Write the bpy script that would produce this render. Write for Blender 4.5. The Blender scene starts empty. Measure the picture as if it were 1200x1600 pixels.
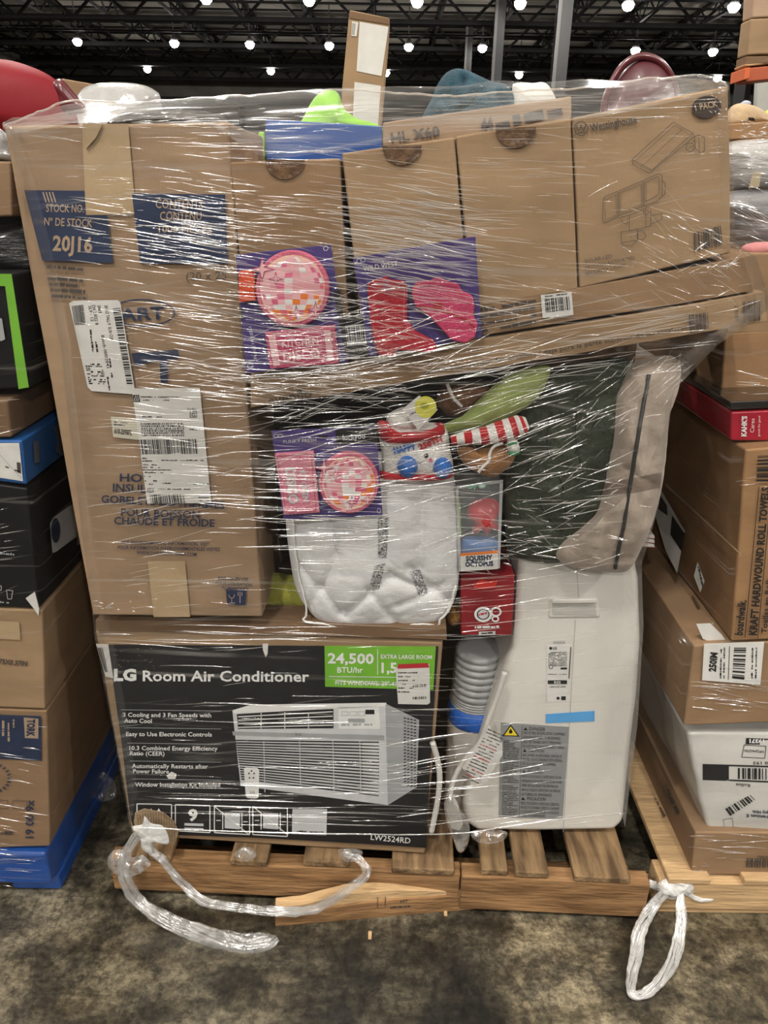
import bpy, bmesh, math, random
from mathutils import Vector, Matrix, noise
random.seed(7)
SC = bpy.context.scene
C = SC.collection
# ------------------------------------------------------------------ camera
FPX, PITCH, ROLL, EYE = 1155.0, math.radians(23), math.radians(.9), 1.51
cd = bpy.data.cameras.new('camera'); cam = bpy.data.objects.new('camera', cd); C.objects.link(cam)
cd.sensor_fit = 'VERTICAL'; cd.sensor_height = 36.0; cd.lens = FPX / 1600 * 36.0; cd.clip_start = .05; cd.clip_end = 200
Fv = Vector((0, math.cos(PITCH), -math.sin(PITCH))); Uv = Vector((0, math.sin(PITCH), math.cos(PITCH))); Xv = Vector((1, 0, 0))
cx = Xv * math.cos(ROLL) + Uv * math.sin(ROLL); cy = -Xv * math.sin(ROLL) + Uv * math.cos(ROLL)
cam.matrix_world = Matrix(((cx.x, cy.x, -Fv.x, 0), (cx.y, cy.y, -Fv.y, 0), (cx.z, cy.z, -Fv.z, EYE), (0, 0, 0, 1)))
SC.camera = cam
# ------------------------------------------------------------------ world, view
W = bpy.data.worlds.new('world'); SC.world = W; W.use_nodes = True
W.node_tree.nodes['Background'].inputs[0].default_value = (1, .96, .91, 1)
W.node_tree.nodes['Background'].inputs[1].default_value = .22
SC.view_settings.view_transform = 'Standard'; SC.view_settings.look = 'None'
SC.view_settings.exposure = 0.0; SC.view_settings.gamma = 1.0; SC.view_settings.use_curve_mapping = False
SC.cycles.transparent_max_bounces = 24
LAMP_W = 1350.0          # watts of each high-bay lamp close to the load
LAMP_COL = (1, .965, .91)

# ------------------------------------------------------------------ geometry helpers
def ray(x, y):
    u, v = (x - 600) / FPX, (800 - y) / FPX
    return (cx * u + cy * v + Fv)
EYEV = Vector((0, 0, EYE))
class Plane:
    def __init__(s, p, n):
        s.p = Vector(p); s.n = Vector(n).normalized()
        if s.n.dot(EYEV - s.p) < 0: s.n = -s.n
    def hit(s, x, y, lift=0):
        d = ray(x, y); p = s.p + s.n * lift
        return EYEV + d * ((p - EYEV).dot(s.n) / d.dot(s.n))
def PL(Y0, a=0, b=0):           # Y = Y0 + a*X + b*(Z-1)
    return Plane((0, Y0, 1), (-a, 1, -b))
def FLOORP(z=0): return Plane((0, 0, z), (0, 0, 1))
def atz(x, y, z): return FLOORP(z).hit(x, y)
ORG = {}
def tag(o, label=None, cat=None, group=None, kind=None):
    for k, v in (('label', label), ('category', cat), ('group', group), ('kind', kind)):
        if v: o[k] = v
    return o
def thing(name, label, cat, loc=(0, 0, 0), group=None):
    o = bpy.data.objects.new(name, None); C.objects.link(o); o.location = loc; o.empty_display_size = .05
    ORG[o] = Vector(loc); return tag(o, label, cat, group)
def mesh(name, verts, faces, mats, parent=None, smooth=False, bevel=0, seg=2, idx=None, loc=None, label=None, sub=0):
    if parent is not None: off = ORG[parent]
    elif loc is not None: off = Vector(loc)
    else:
        n = len(verts); off = Vector((sum(v[0] for v in verts) / n, sum(v[1] for v in verts) / n, min(v[2] for v in verts)))
    me = bpy.data.meshes.new(name)
    me.from_pydata([tuple(Vector(v) - off) for v in verts], [], faces); me.update()
    if not isinstance(mats, (list, tuple)): mats = [mats]
    for m in mats: me.materials.append(m)
    if idx: me.polygons.foreach_set('material_index', idx)
    if smooth: me.polygons.foreach_set('use_smooth', [True] * len(me.polygons))
    o = bpy.data.objects.new(name, me); C.objects.link(o); ORG[o] = off
    if parent is not None: o.parent = parent
    else: o.location = off
    if bevel:
        b = o.modifiers.new('b', 'BEVEL'); b.width = bevel; b.segments = seg; b.limit_method = 'ANGLE'
        me.polygons.foreach_set('use_smooth', [True] * len(me.polygons))
        try: b.harden_normals = True
        except Exception: pass
    if sub:
        s = o.modifiers.new('s', 'SUBSURF'); s.levels = s.render_levels = sub
    if label: o['label'] = label
    return o
def lap(o): return o
def prism_vf(front, dvec):
    n = len(front); dvec = Vector(dvec)
    v = [Vector(p) for p in front] + [Vector(p) + dvec for p in front]
    f = [list(range(n))] + [list(range(2 * n - 1, n - 1, -1))] + [[i, i + n, (i + 1) % n + n, (i + 1) % n] for i in range(n)]
    nn = (v[1] - v[0]).cross(v[2] - v[1])
    tot = Vector((0, 0, 0))
    for i in range(n): tot += (v[i]).cross(v[(i + 1) % n])
    if tot.dot(dvec) > 0: f = [list(reversed(q)) for q in f]
    return v, f
def prism(name, plane, pts, depth, mat, parent=None, bevel=.003, lift=0, seg=2, dirv=None, label=None):
    fr = [plane.hit(x, y, lift) for x, y in pts]
    d = Vector(dirv).normalized() * depth if dirv else -plane.n * depth
    v, f = prism_vf(fr, d)
    return mesh(name, v, f, mat, parent, bevel=bevel, seg=seg, label=label)
def crumple_box(name, plane, q, depth, mat, parent, amp=.004, cuts=10, bevel=.004, seed=0, bulge=0, dirv=None):
    """box from the front quad (TL,TR,BR,BL); every face a grid, dented with noise"""
    TL, TR, BR, BL = [plane.hit(x, y) for x, y in q]
    D = (Vector(dirv).normalized() if dirv else -plane.n) * depth
    def P(s, t, w): return (TL * (1 - s) + TR * s) * (1 - t) + (BL * (1 - s) + BR * s) * t + D * w
    V = {}; vs = []; fs = []
    def vid(s, t, w):
        k = (round(s * cuts), round(t * cuts), round(w * cuts))
        if k not in V:
            p = P(s, t, w)
            nz = noise.noise_vector(p * 5 + Vector((seed, 0, seed))) * amp + noise.noise_vector(p * 17 + Vector((seed, 3, 0))) * amp * .35
            b = bulge * 16 * s * (1 - s) * t * (1 - t)
            V[k] = len(vs); vs.append(p + nz + plane.n * (b if w < .5 else 0))
        return V[k]
    r = [i / cuts for i in range(cuts + 1)]
    for i in range(cuts):
        for j in range(cuts):
            a, b, c, d = r[i], r[i + 1], r[j], r[j + 1]
            fs.append([vid(a, c, 0), vid(a, d, 0), vid(b, d, 0), vid(b, c, 0)])
            fs.append([vid(a, c, 1), vid(b, c, 1), vid(b, d, 1), vid(a, d, 1)])
            fs.append([vid(0, a, c), vid(0, a, d), vid(0, b, d), vid(0, b, c)])
            fs.append([vid(1, a, c), vid(1, b, c), vid(1, b, d), vid(1, a, d)])
            fs.append([vid(a, 0, c), vid(b, 0, c), vid(b, 0, d), vid(a, 0, d)])
            fs.append([vid(a, 1, c), vid(a, 1, d), vid(b, 1, d), vid(b, 1, c)])
    return mesh(name, vs, fs, mat, parent, bevel=bevel, seg=2)
def resample(pts, n, closed=True):
    P = [Vector((p[0], p[1])) for p in pts]
    if closed:                              # Catmull-Rom then even spacing
        m = len(P); Q = []
        for i in range(m):
            a, b, c, d = P[i - 1], P[i], P[(i + 1) % m], P[(i + 2) % m]
            for k in range(6):
                t = k / 6; Q.append(.5 * ((2 * b) + (c - a) * t + (2 * a - 5 * b + 4 * c - d) * t * t + (3 * b - a - 3 * c + d) * t ** 3))
        Q.append(Q[0])
    L = [0]
    for i in range(1, len(Q)): L.append(L[-1] + (Q[i] - Q[i - 1]).length)
    out = []; j = 0
    for k in range(n):
        s = L[-1] * k / n
        while L[j + 1] < s: j += 1
        t = (s - L[j]) / max(1e-9, L[j + 1] - L[j]); out.append(Q[j].lerp(Q[j + 1], t))
    return out
def puff(name, plane, pts, thick, mat, parent=None, amp=.004, freq=12, rings=16, n=72, back=.35, pw=.5, center=None, seed=0, fold=0, label=None, floor_y=None, fn=None):
    """a soft rounded body: outline traced at the plane, swelling toward and away from the viewer"""
    O = resample(pts, n)
    c = Vector(center) if center else sum(O, Vector((0, 0))) / n
    vs = []; fs = []
    def pt(q, r, side):
        b = plane.hit(q.x, q.y)
        h = max(0, 1 - r * r) ** pw * thick
        if side < 0: h *= -back
        w = (1 - r ** 6)
        nz = noise.noise(b * freq + Vector((seed, seed, 0))) * amp + noise.noise(b * freq * 2.7) * amp * .4
        if fold: nz += (abs(noise.noise(b * freq * .8 + Vector((0, seed, 3)))) ** .6 - .45) * fold + (abs(noise.noise(b * freq * 2.1 + Vector((seed, 0, 3)))) ** .7 - .4) * fold * .45
        if fn: h += fn(q.x, q.y) * (1 if side > 0 else 0)
        return b + plane.n * (h + nz * w)
    for side in (1, -1):
        st = len(vs); vs.append(pt(c, 0, side))
        for k in range(1, rings + 1 if side > 0 else rings):
            r = math.sin(k / rings * math.pi / 2)
            for o in O: vs.append(pt(c + (o - c) * r, r, side))
        for i in range(n):
            j = (i + 1) % n; t = [st, st + 1 + j, st + 1 + i] if side > 0 else [st, st + 1 + i, st + 1 + j]; fs.append(t)
        last = rings - 1 if side > 0 else rings - 2
        for k in range(last):
            for i in range(n):
                j = (i + 1) % n; a = st + 1 + k * n
                q = [a + i, a + j, a + n + j, a + n + i]; fs.append(q if side > 0 else q[::-1])
        if side > 0: rim = st + 1 + (rings - 1) * n
        else:
            a = st + 1 + (rings - 2) * n
            for i in range(n):
                j = (i + 1) % n; fs.append([rim + i, rim + j, a + j, a + i][::-1])
    return mesh(name, vs, fs, mat, parent, smooth=True, label=label)
def tube(name, pts, rad, mat, parent=None, n=10, amp=0, flat=1, label=None, res=8, mats=None, stripe=0, cap=True, fq=40):
    P = [Vector(p) for p in pts]; m = len(P)
    R = rad if isinstance(rad, (list, tuple)) else [rad] * m
    Q = []; RR = []
    for i in range(m - 1):
        a = P[i - 1] if i else P[0]; b = P[i]; c = P[i + 1]; d = P[i + 2] if i + 2 < m else P[-1]
        for k in range(res):
            t = k / res; Q.append(.5 * ((2 * b) + (c - a) * t + (2 * a - 5 * b + 4 * c - d) * t * t + (3 * b - a - 3 * c + d) * t ** 3)); RR.append(R[i] * (1 - t) + R[i + 1] * t)
    Q.append(P[-1]); RR.append(R[-1])
    vs = []; fs = []; idx = []
    for i, q in enumerate(Q):
        T = ((Q[i + 1] if i + 1 < len(Q) else q) - (Q[i - 1] if i else q)).normalized()
        up = Vector((0, -1, .3)).normalized()
        s = T.cross(up)
        if s.length < 1e-3: s = Vector((1, 0, 0))
        s.normalize(); u = s.cross(T).normalized()
        for k in range(n):
            a = 2 * math.pi * k / n
            p = q + s * math.cos(a) * RR[i] + u * math.sin(a) * RR[i] * flat
            if amp: p += noise.noise_vector(p * fq) * amp + noise.noise_vector(p * fq * 3) * amp * .5
            vs.append(p)
    for i in range(len(Q) - 1):
        for k in range(n):
            j = (k + 1) % n; fs.append([i * n + k, i * n + j, (i + 1) * n + j, (i + 1) * n + k]); idx.append((i // stripe) % 2 if stripe else 0)
    if cap: fs += [list(range(n))[::-1], [(len(Q) - 1) * n + k for k in range(n)]]; idx += [0, 0]
    return mesh(name, vs, fs, mats or mat, parent, smooth=True, idx=idx if stripe else None, label=label)
def lathe(name, c, prof, mat, parent=None, n=40, label=None):
    vs = []; fs = []
    for r, z in prof:
        for k in range(n): a = 2 * math.pi * k / n; vs.append((c[0] + r * math.cos(a), c[1] + r * math.sin(a), c[2] + z))
    for i in range(len(prof) - 1):
        for k in range(n): j = (k + 1) % n; fs.append([i * n + k, i * n + j, (i + 1) * n + j, (i + 1) * n + k])
    fs += [list(range(n))[::-1], [(len(prof) - 1) * n + k for k in range(n)]]
    return mesh(name, vs, fs, mat, parent, smooth=True, label=label)
def wbox(name, a, b, mat, parent=None, bevel=.003, loc=None, rz=0, piv=None):
    (x0, y0, z0), (x1, y1, z1) = a, b
    fr = [Vector(p) for p in ((x0, y0, z0), (x1, y0, z0), (x1, y0, z1), (x0, y0, z1))]
    v, f = prism_vf(fr, (0, y1 - y0, 0))
    if rz:
        M = Matrix.Rotation(rz, 3, 'Z'); pv = Vector(piv or (0, 0, 0)); v = [M @ (p - pv) + pv for p in v]
    return mesh(name, v, f, mat, parent, bevel=bevel, loc=loc)

# ------------------------------------------------------------------ materials
def sr(r, g, b): return tuple(((c / 255) / 12.92 if c / 255 <= .04045 else ((c / 255 + .055) / 1.055) ** 2.4) for c in (r, g, b))
MATS = {}
def mat(name, col, rough=.6, var=.12, scale=8, bump=0, bscale=30, stretch=(1, 1, 1), metallic=0, spec=.5, col2=None, trans=0, alpha=1, coat=0, sheen=0, emit=0, ior=1.5):
    if name in MATS: return MATS[name]
    m = bpy.data.materials.new(name); m.use_nodes = True; N = m.node_tree.nodes; L = m.node_tree.links
    p = N['Principled BSDF']; tc = N.new('ShaderNodeTexCoord'); mp = N.new('ShaderNodeMapping'); mp.inputs['Scale'].default_value = stretch
    L.new(tc.outputs['Object'], mp.inputs[0])
    nz = N.new('ShaderNodeTexNoise'); nz.inputs['Scale'].default_value = scale; nz.inputs['Detail'].default_value = 6; L.new(mp.outputs[0], nz.inputs['Vector'])
    mx = N.new('ShaderNodeMix'); mx.data_type = 'RGBA'
    c2 = col2 or tuple(c * (1 - var) for c in col)
    rp = N.new('ShaderNodeMapRange'); rp.inputs[1].default_value = .35; rp.inputs[2].default_value = .65; L.new(nz.outputs[0], rp.inputs[0])
    mx.inputs[6].default_value = (*col, 1); mx.inputs[7].default_value = (*c2, 1); L.new(rp.outputs[0], mx.inputs[0]); L.new(mx.outputs[2], p.inputs['Base Color'])
    p.inputs['Roughness'].default_value = rough; p.inputs['Metallic'].default_value = metallic; p.inputs['Specular IOR Level'].default_value = spec
    p.inputs['Transmission Weight'].default_value = trans; p.inputs['Alpha'].default_value = alpha; p.inputs['Coat Weight'].default_value = coat; p.inputs['Coat Roughness'].default_value = .12
    p.inputs['Sheen Weight'].default_value = sheen; p.inputs['IOR'].default_value = ior
    if emit: p.inputs['Emission Color'].default_value = (*col, 1); p.inputs['Emission Strength'].default_value = emit
    if bump:
        bn = N.new('ShaderNodeTexNoise'); bn.inputs['Scale'].default_value = bscale; bn.inputs['Detail'].default_value = 5; L.new(mp.outputs[0], bn.inputs['Vector'])
        bp = N.new('ShaderNodeBump'); bp.inputs['Strength'].default_value = bump; bp.inputs['Distance'].default_value = .01; L.new(bn.outputs[0], bp.inputs['Height']); L.new(bp.outputs[0], p.inputs['Normal'])
    MATS[name] = m; return m
def kraft(name, col, dark=.8, vert=True):
    """corrugated board: mottled paper with faint flute lines"""
    if name in MATS: return MATS[name]
    m = mat(name, col, .75, 1 - dark, 6, .25, 9, (1, 1, 2.2), spec=.25)
    N = m.node_tree.nodes; L = m.node_tree.links; p = N['Principled BSDF']
    tc = [n for n in N if n.type == 'TEX_COORD'][0]; wv = N.new('ShaderNodeTexWave'); wv.bands_direction = 'X' if vert else 'Z'
    wv.inputs['Scale'].default_value = 60; wv.inputs['Distortion'].default_value = 1.0; L.new(tc.outputs['Object'], wv.inputs['Vector'])
    bp = N.new('ShaderNodeBump'); bp.inputs['Strength'].default_value = .05; bp.inputs['Distance'].default_value = .0004; L.new(wv.outputs[0], bp.inputs['Height'])
    old = [n for n in N if n.type == 'BUMP' and n != bp][0]; L.new(old.outputs[0], bp.inputs['Normal']); L.new(bp.outputs[0], p.inputs['Normal'])
    return m
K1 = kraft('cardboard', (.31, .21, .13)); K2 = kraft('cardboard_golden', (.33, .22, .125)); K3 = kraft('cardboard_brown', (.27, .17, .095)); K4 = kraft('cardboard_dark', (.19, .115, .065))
KRAW = mat('torn_cardboard', (.38, .27, .16), .9, .3, 30, .5, 60)
def ink(n, c, r=.55, v=.1): return mat('print_' + n, c, r, v, 25)
NAVY = ink('navy', (.012, .024, .068), .65, .25); BLACK = ink('black', (.012, .012, .013)); WHITE = ink('white', (.72, .72, .70)); BEIGE = ink('beige', (.36, .26, .17)); GREY = ink('grey', (.33, .34, .35)); DGREY = ink('charcoal', (.011, .0112, .0125), .5, .3)
INKB = ink('faded_black', (.055, .045, .04)); GREENP = ink('leaf_green', (.16, .42, .03)); REDP = ink('red', (.42, .02, .03)); LGREY = ink('light_grey', (.55, .56, .57)); PURP = ink('purple', (.06, .038, .18)); PINK = ink('pink', (.62, .12, .22)); LPINK = ink('pale_pink', (.75, .42, .45)); ORNG = ink('orange', (.75, .2, .03)); MAG = ink('dusky_pink', (.36, .07, .14)); BLUEP = ink('blue', (.03, .13, .42)); YELP = ink('yellow', (.8, .62, .03)); SKYT = mat('blue_film_tape', (.10, .36, .72), .4, .1, 12)
PAPER = mat('label_paper', (.62, .61, .58), .55, .1, 30); CREAM = mat('cream_paper', (.55, .52, .42), .6)
TAPE = mat('tan_packing_tape', (.40, .29, .17), .3, .12, 14, .15, 30, coat=.3)

# ------------------------------------------------------------------ printing on faces
_tc = {}
def glyphs(s, bold=0, cond=1):
    k = (s, bold)
    if k in _tc: return _tc[k]
    cu = bpy.data.curves.new('t', 'FONT'); cu.body = s; cu.size = 1; cu.resolution_u = 2; cu.offset = bold; cu.space_character = 1 + bold * .8
    o = bpy.data.objects.new('t', cu); C.objects.link(o); bpy.context.view_layer.update()
    me = bpy.data.meshes.new_from_object(o)
    vs = [(v.co.x, v.co.y) for v in me.vertices]; fs = [list(p.vertices) for p in me.polygons]
    bpy.data.objects.remove(o); bpy.data.curves.remove(cu); bpy.data.meshes.remove(me)
    _tc[k] = (vs, fs); return _tc[k]
class Art:
    """flat printing on a plane, collected per ink, given in the face's own traced corners"""
    def __init__(s, plane, parent, lift=.0008): s.pl = plane; s.par = parent; s.l = lift; s.d = {}
    def _g(s, m): return s.d.setdefault(m, ([], []))
    def poly(s, m, pts, up=0):
        V, F = s._g(m); b = len(V); V += [s.pl.hit(x, y, s.l + up) for x, y in pts]; F.append(list(range(b, b + len(pts))))
    def rect(s, m, x0, y0, x1, y1, up=0): s.poly(m, [(x0, y0), (x1, y0), (x1, y1), (x0, y1)], up)
    def line(s, m, a, b, w=1, up=0):
        a = Vector(a); b = Vector(b); n = (b - a).normalized(); n = Vector((-n.y, n.x)) * w / 2
        s.poly(m, [a + n, b + n, b - n, a - n], up)
    def path(s, m, pts, w=1, up=0, close=False):
        pts = list(pts) + ([pts[0]] if close else [])
        for a, b in zip(pts, pts[1:]): s.line(m, a, b, w, up)
    def ell(s, m, c, rx, ry, up=0, n=28, rot=0):
        s.poly(m, [(c[0] + rx * math.cos(t) * math.cos(rot) - ry * math.sin(t) * math.sin(rot), c[1] + rx * math.cos(t) * math.sin(rot) + ry * math.sin(t) * math.cos(rot)) for t in [2 * math.pi * k / n for k in range(n)]], up)
    def ring(s, m, c, rx, ry, w, up=0, a0=0, a1=2 * math.pi, n=32, rot=0):
        V, F = s._g(m); b = len(V)
        for k in range(n + 1):
            t = a0 + (a1 - a0) * k / n
            for q in (0, w):
                X = (rx - q) * math.cos(t); Y = (ry - q) * math.sin(t)
                V.append(s.pl.hit(c[0] + X * math.cos(rot) - Y * math.sin(rot), c[1] + X * math.sin(rot) + Y * math.cos(rot), s.l + up))
        for k in range(n): F.append([b + 2 * k, b + 2 * k + 1, b + 2 * k + 3, b + 2 * k + 2])
    def text(s, m, t, p0, p1, h, up=0, bold=0, upv=None):
        vs, fs = glyphs(t, bold)
        if not vs: return
        x0 = min(v[0] for v in vs); x1 = max(v[0] for v in vs)
        a = Vector(p0); b = Vector(p1); e = b - a; u = Vector(upv) if upv else Vector((e.y, -e.x)).normalized()
        V, F = s._g(m); base = len(V)
        for x, y in vs: q = a + e * ((x - x0) / (x1 - x0)) + u * (y / .73 * h); V.append(s.pl.hit(q.x, q.y, s.l + up))
        for f in fs: F.append([base + i for i in f])
    def micro(s, m, p0, p1, h, up=0, dens=.85):
        a = Vector(p0); b = Vector(p1); L = (b - a).length; e = (b - a) / L; n = Vector((e.y, -e.x)); t = 0
        while t < L:
            w = random.uniform(.5, 1.1) * h * random.choice((1, 2, 3)); w = min(w, L - t)
            if random.random() < dens and w > .3:
                k = h * random.uniform(.6, 1); s.poly(m, [a + e * t, a + e * (t + w), a + e * (t + w) + n * k, a + e * t + n * k], up)
            t += w + h * .35
    def bars(s, m, q, n=30, up=0):
        """barcode in quad TL,TR,BR,BL: bars run TL->BL"""
        TL, TR, BR, BL = [Vector(p) for p in q]; t = 0
        while t < 1:
            w = random.choice((.5, 1, 1.5)) / n; w = min(w, 1 - t)
            s.poly(m, [TL.lerp(TR, t), TL.lerp(TR, t + w), BL.lerp(BR, t + w), BL.lerp(BR, t)], up); t += w + random.choice((.4, .8, 1.2)) / n
    def done(s, name='printing', label=None):
        out = []
        for m, (V, F) in s.d.items():
            if V: out.append(mesh(name, V, F, m, s.par, label=label))
        s.d = {}; return out
def sheet(name, plane, pts, matl, parent, lift=.001, label=None, th=.0006):
    return prism(name, plane, pts, th, matl, parent, bevel=0, lift=lift, label=label)
# ------------------------------------------------------------------ the hall
def concrete():
    m = bpy.data.materials.new('stained_concrete'); m.use_nodes = True; N = m.node_tree.nodes; L = m.node_tree.links; p = N['Principled BSDF']
    tc = N.new('ShaderNodeTexCoord')
    def nz(sc, det, st=(1, 1, 1), rz=0, dist=0):
        mp = N.new('ShaderNodeMapping'); mp.inputs['Scale'].default_value = st; mp.inputs['Rotation'].default_value = (0, 0, rz); L.new(tc.outputs['Object'], mp.inputs[0])
        n = N.new('ShaderNodeTexNoise'); n.inputs['Scale'].default_value = sc; n.inputs['Detail'].default_value = det; n.inputs['Roughness'].default_value = .72; n.inputs['Distortion'].default_value = dist; L.new(mp.outputs[0], n.inputs['Vector']); return n.outputs[0]
    def ramp(src, a, b, ca, cb):
        r = N.new('ShaderNodeValToRGB'); r.color_ramp.elements[0].position = a; r.color_ramp.elements[1].position = b; r.color_ramp.elements[0].color = (*ca, 1); r.color_ramp.elements[1].color = (*cb, 1); L.new(src, r.inputs[0]); return r.outputs[0]
    def mix(f, a, b, t='MIX'):
        x = N.new('ShaderNodeMix'); x.data_type = 'RGBA'; x.blend_type = t
        if hasattr(f, 'links'): L.new(f, x.inputs[0])
        else: x.inputs[0].default_value = f
        L.new(a, x.inputs[6]); L.new(b, x.inputs[7]); return x.outputs[2]
    base = ramp(nz(8, 14, dist=.3), .43, .58, (.060, .053, .040), (.205, .178, .128))
    dirt = ramp(nz(3.1, 14, (.8, 2, 1), .1, .3), .45, .55, (.5, .49, .47), (1, 1, 1))
    c = mix(1, base, dirt, 'MULTIPLY')
    scr = ramp(nz(5, 12, (1, 3, 1), .25, .5), .42, .55, (.5, .48, .45), (1, 1, 1)); c = mix(.8, c, scr, 'MULTIPLY')
    line = ramp(nz(3, 5, (.6, 26, 1), -.12), .36, .40, (.45, .43, .4), (1, 1, 1)); c = mix(.35, c, line, 'MULTIPLY')
    fine = ramp(nz(55, 10), .42, .56, (.45, .44, .41), (1.15, 1.15, 1.1)); c = mix(.9, c, fine, 'MULTIPLY')
    def stain(cx_, cy_, rx, ry, col, k, c):          # old spills and a paler patched slab
        mp = N.new('ShaderNodeMapping'); mp.inputs['Location'].default_value = (-cx_ / rx, -cy_ / ry, 0); mp.inputs['Scale'].default_value = (1 / rx, 1 / ry, 0); L.new(tc.outputs['Object'], mp.inputs[0])
        ln = N.new('ShaderNodeVectorMath'); ln.operation = 'LENGTH'; L.new(mp.outputs[0], ln.inputs[0])
        ad = N.new('ShaderNodeMath'); ad.operation = 'MULTIPLY_ADD'; ad.inputs[1].default_value = 1.6; L.new(nz(9, 8), ad.inputs[0]); L.new(ln.outputs['Value'], ad.inputs[2])
        r = N.new('ShaderNodeMapRange'); r.inputs[1].default_value = 1.5; r.inputs[2].default_value = 1.9; r.inputs[3].default_value = k; r.inputs[4].default_value = 0; L.new(ad.outputs[0], r.inputs[0])
        x = N.new('ShaderNodeMix'); x.data_type = 'RGBA'; x.blend_type = 'MULTIPLY'; L.new(r.outputs[0], x.inputs[0]); L.new(c, x.inputs[6]); x.inputs[7].default_value = (*col, 1); return x.outputs[2]
    for (px, py, rx, ry, col, k) in ((600, 1540, .22, .16, (.38, .38, .38), .9), (740, 1500, .10, .2, (.35, .35, .36), .8), (860, 1520, .13, .22, (1.75, 1.7, 1.6), .9), (1120, 1520, .25, .2, (1.35, 1.3, 1.2), .8), (150, 1500, .2, .12, (.75, .72, .65), .6), (990, 1480, .06, .2, (.4, .4, .4), .7)):
        q = atz(px, py, 0); c = stain(q.x, q.y, rx, ry, col, k, c)
    L.new(c, p.inputs['Base Color'])
    rr = N.new('ShaderNodeMapRange'); rr.inputs[1].default_value = .3; rr.inputs[2].default_value = .7; rr.inputs[3].default_value = .28; rr.inputs[4].default_value = .5
    L.new(nz(6, 6), rr.inputs[0]); L.new(rr.outputs[0], p.inputs['Roughness'])
    b = N.new('ShaderNodeBump'); b.inputs['Strength'].default_value = .25; b.inputs['Distance'].default_value = .004; L.new(nz(25, 8), b.inputs['Height']); L.new(b.outputs[0], p.inputs['Normal'])
    return m
CONC = concrete()
def struct(name, a, b, m): o = wbox(name, a, b, m, None, 0, loc=(0, 0, 0)); o['kind'] = 'structure'; return o
struct('floor', (-30, -12, -.2), (40, 63, 0), CONC)
DECK = mat('ceiling_deck', (.6, .55, .47), .8, .35, .5, .6, 6, (.1, 14, 1), spec=.2)
STEEL = mat('dark_steel', (.020, .019, .018), .6, .3, 2, spec=.3); STEELP = mat('painted_steel', (.022, .021, .020), .5, .25, 3)
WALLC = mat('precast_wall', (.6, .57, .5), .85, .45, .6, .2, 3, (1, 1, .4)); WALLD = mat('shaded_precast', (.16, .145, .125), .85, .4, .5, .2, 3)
struct('ceiling', (-30, -12, 10.6), (40, 63, 10.8), DECK)
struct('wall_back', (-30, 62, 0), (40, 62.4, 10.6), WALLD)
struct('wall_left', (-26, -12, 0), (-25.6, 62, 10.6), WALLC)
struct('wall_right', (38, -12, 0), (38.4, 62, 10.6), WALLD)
ti = 0
def bar_v(V, F, a, b, w):
    a = Vector(a); b = Vector(b); T = (b - a).normalized(); s = T.cross(Vector((.3, .2, 1))).normalized() * w / 2; u = s.cross(T).normalized() * w / 2
    k = len(V)
    for p in (a, b):
        for q in (s + u, s - u, -s - u, -s + u): V.append(p + q)
    for i in range(4): j = (i + 1) % 4; F.append([k + i, k + j, k + 4 + j, k + 4 + i])
    F.append([k, k + 1, k + 2, k + 3][::-1]); F.append([k + 4, k + 5, k + 6, k + 7])
def trim(V, F, m):
    global ti
    ti += 1; o = mesh('trim_%d' % ti, V, F, m, None, loc=(0, 0, 0)); o['kind'] = 'structure'
for yy in (27, 33.5, 40, 46.5, 53, 59):                 # girders across the hall
    V = []; F = []
    bar_v(V, F, (-25.5, yy, 10.1), (38, yy, 10.1), .26); bar_v(V, F, (-25.5, yy, 8.95), (38, yy, 8.95), .2)
    x = -25.0
    while x < 37: bar_v(V, F, (x, yy, 8.95), (x + 1.3, yy, 10.1), .1); bar_v(V, F, (x + 1.3, yy, 10.1), (x + 2.6, yy, 8.95), .1); x += 2.6
    trim(V, F, STEEL)
for k in range(18):                                     # joists running away from us
    x = -24 + 3.3 * k; V = []; F = []
    bar_v(V, F, (x, 8, 10.45), (x, 61.9, 10.45), .16); bar_v(V, F, (x, 8, 9.75), (x, 61.9, 9.75), .13)
    y = 8
    while y < 60: bar_v(V, F, (x, y, 9.75), (x, y + 1.1, 10.45), .06); bar_v(V, F, (x, y + 1.1, 10.45), (x, y + 2.2, 9.75), .06); y += 2.2
    trim(V, F, STEEL)
for yy in (30, 37, 43.5, 50, 56):                       # lighter purlins and sprinkler pipes under the deck
    V = []; F = []
    for d in (-1.6, 0, 1.6): bar_v(V, F, (-25.5, yy + d, 10.35), (38, yy + d, 10.35), .08)
    bar_v(V, F, (-25.5, yy + .8, 9.2), (38, yy + .8, 9.2), .07)
    trim(V, F, STEEL)
V = []; F = []                                          # posts of the left wall, beam round it
for yy in (40, 47, 54, 61): bar_v(V, F, (-25.3, yy, 0), (-25.3, yy, 9.2), .45)
bar_v(V, F, (-25.3, 8, 6.1), (-25.3, 62, 6.1), .35); bar_v(V, F, (-25.5, 61.8, 7.9), (38, 61.8, 7.9), .4); bar_v(V, F, (-25.5, 61.8, 5.6), (38, 61.8, 5.6), .3)
trim(V, F, STEEL)
V = []; F = []
for x in (-18, -11, -4, 3, 10, 17, 24, 31): bar_v(V, F, (x, 61.7, 0), (x, 61.7, 8), .35)
trim(V, F, STEEL)
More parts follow.
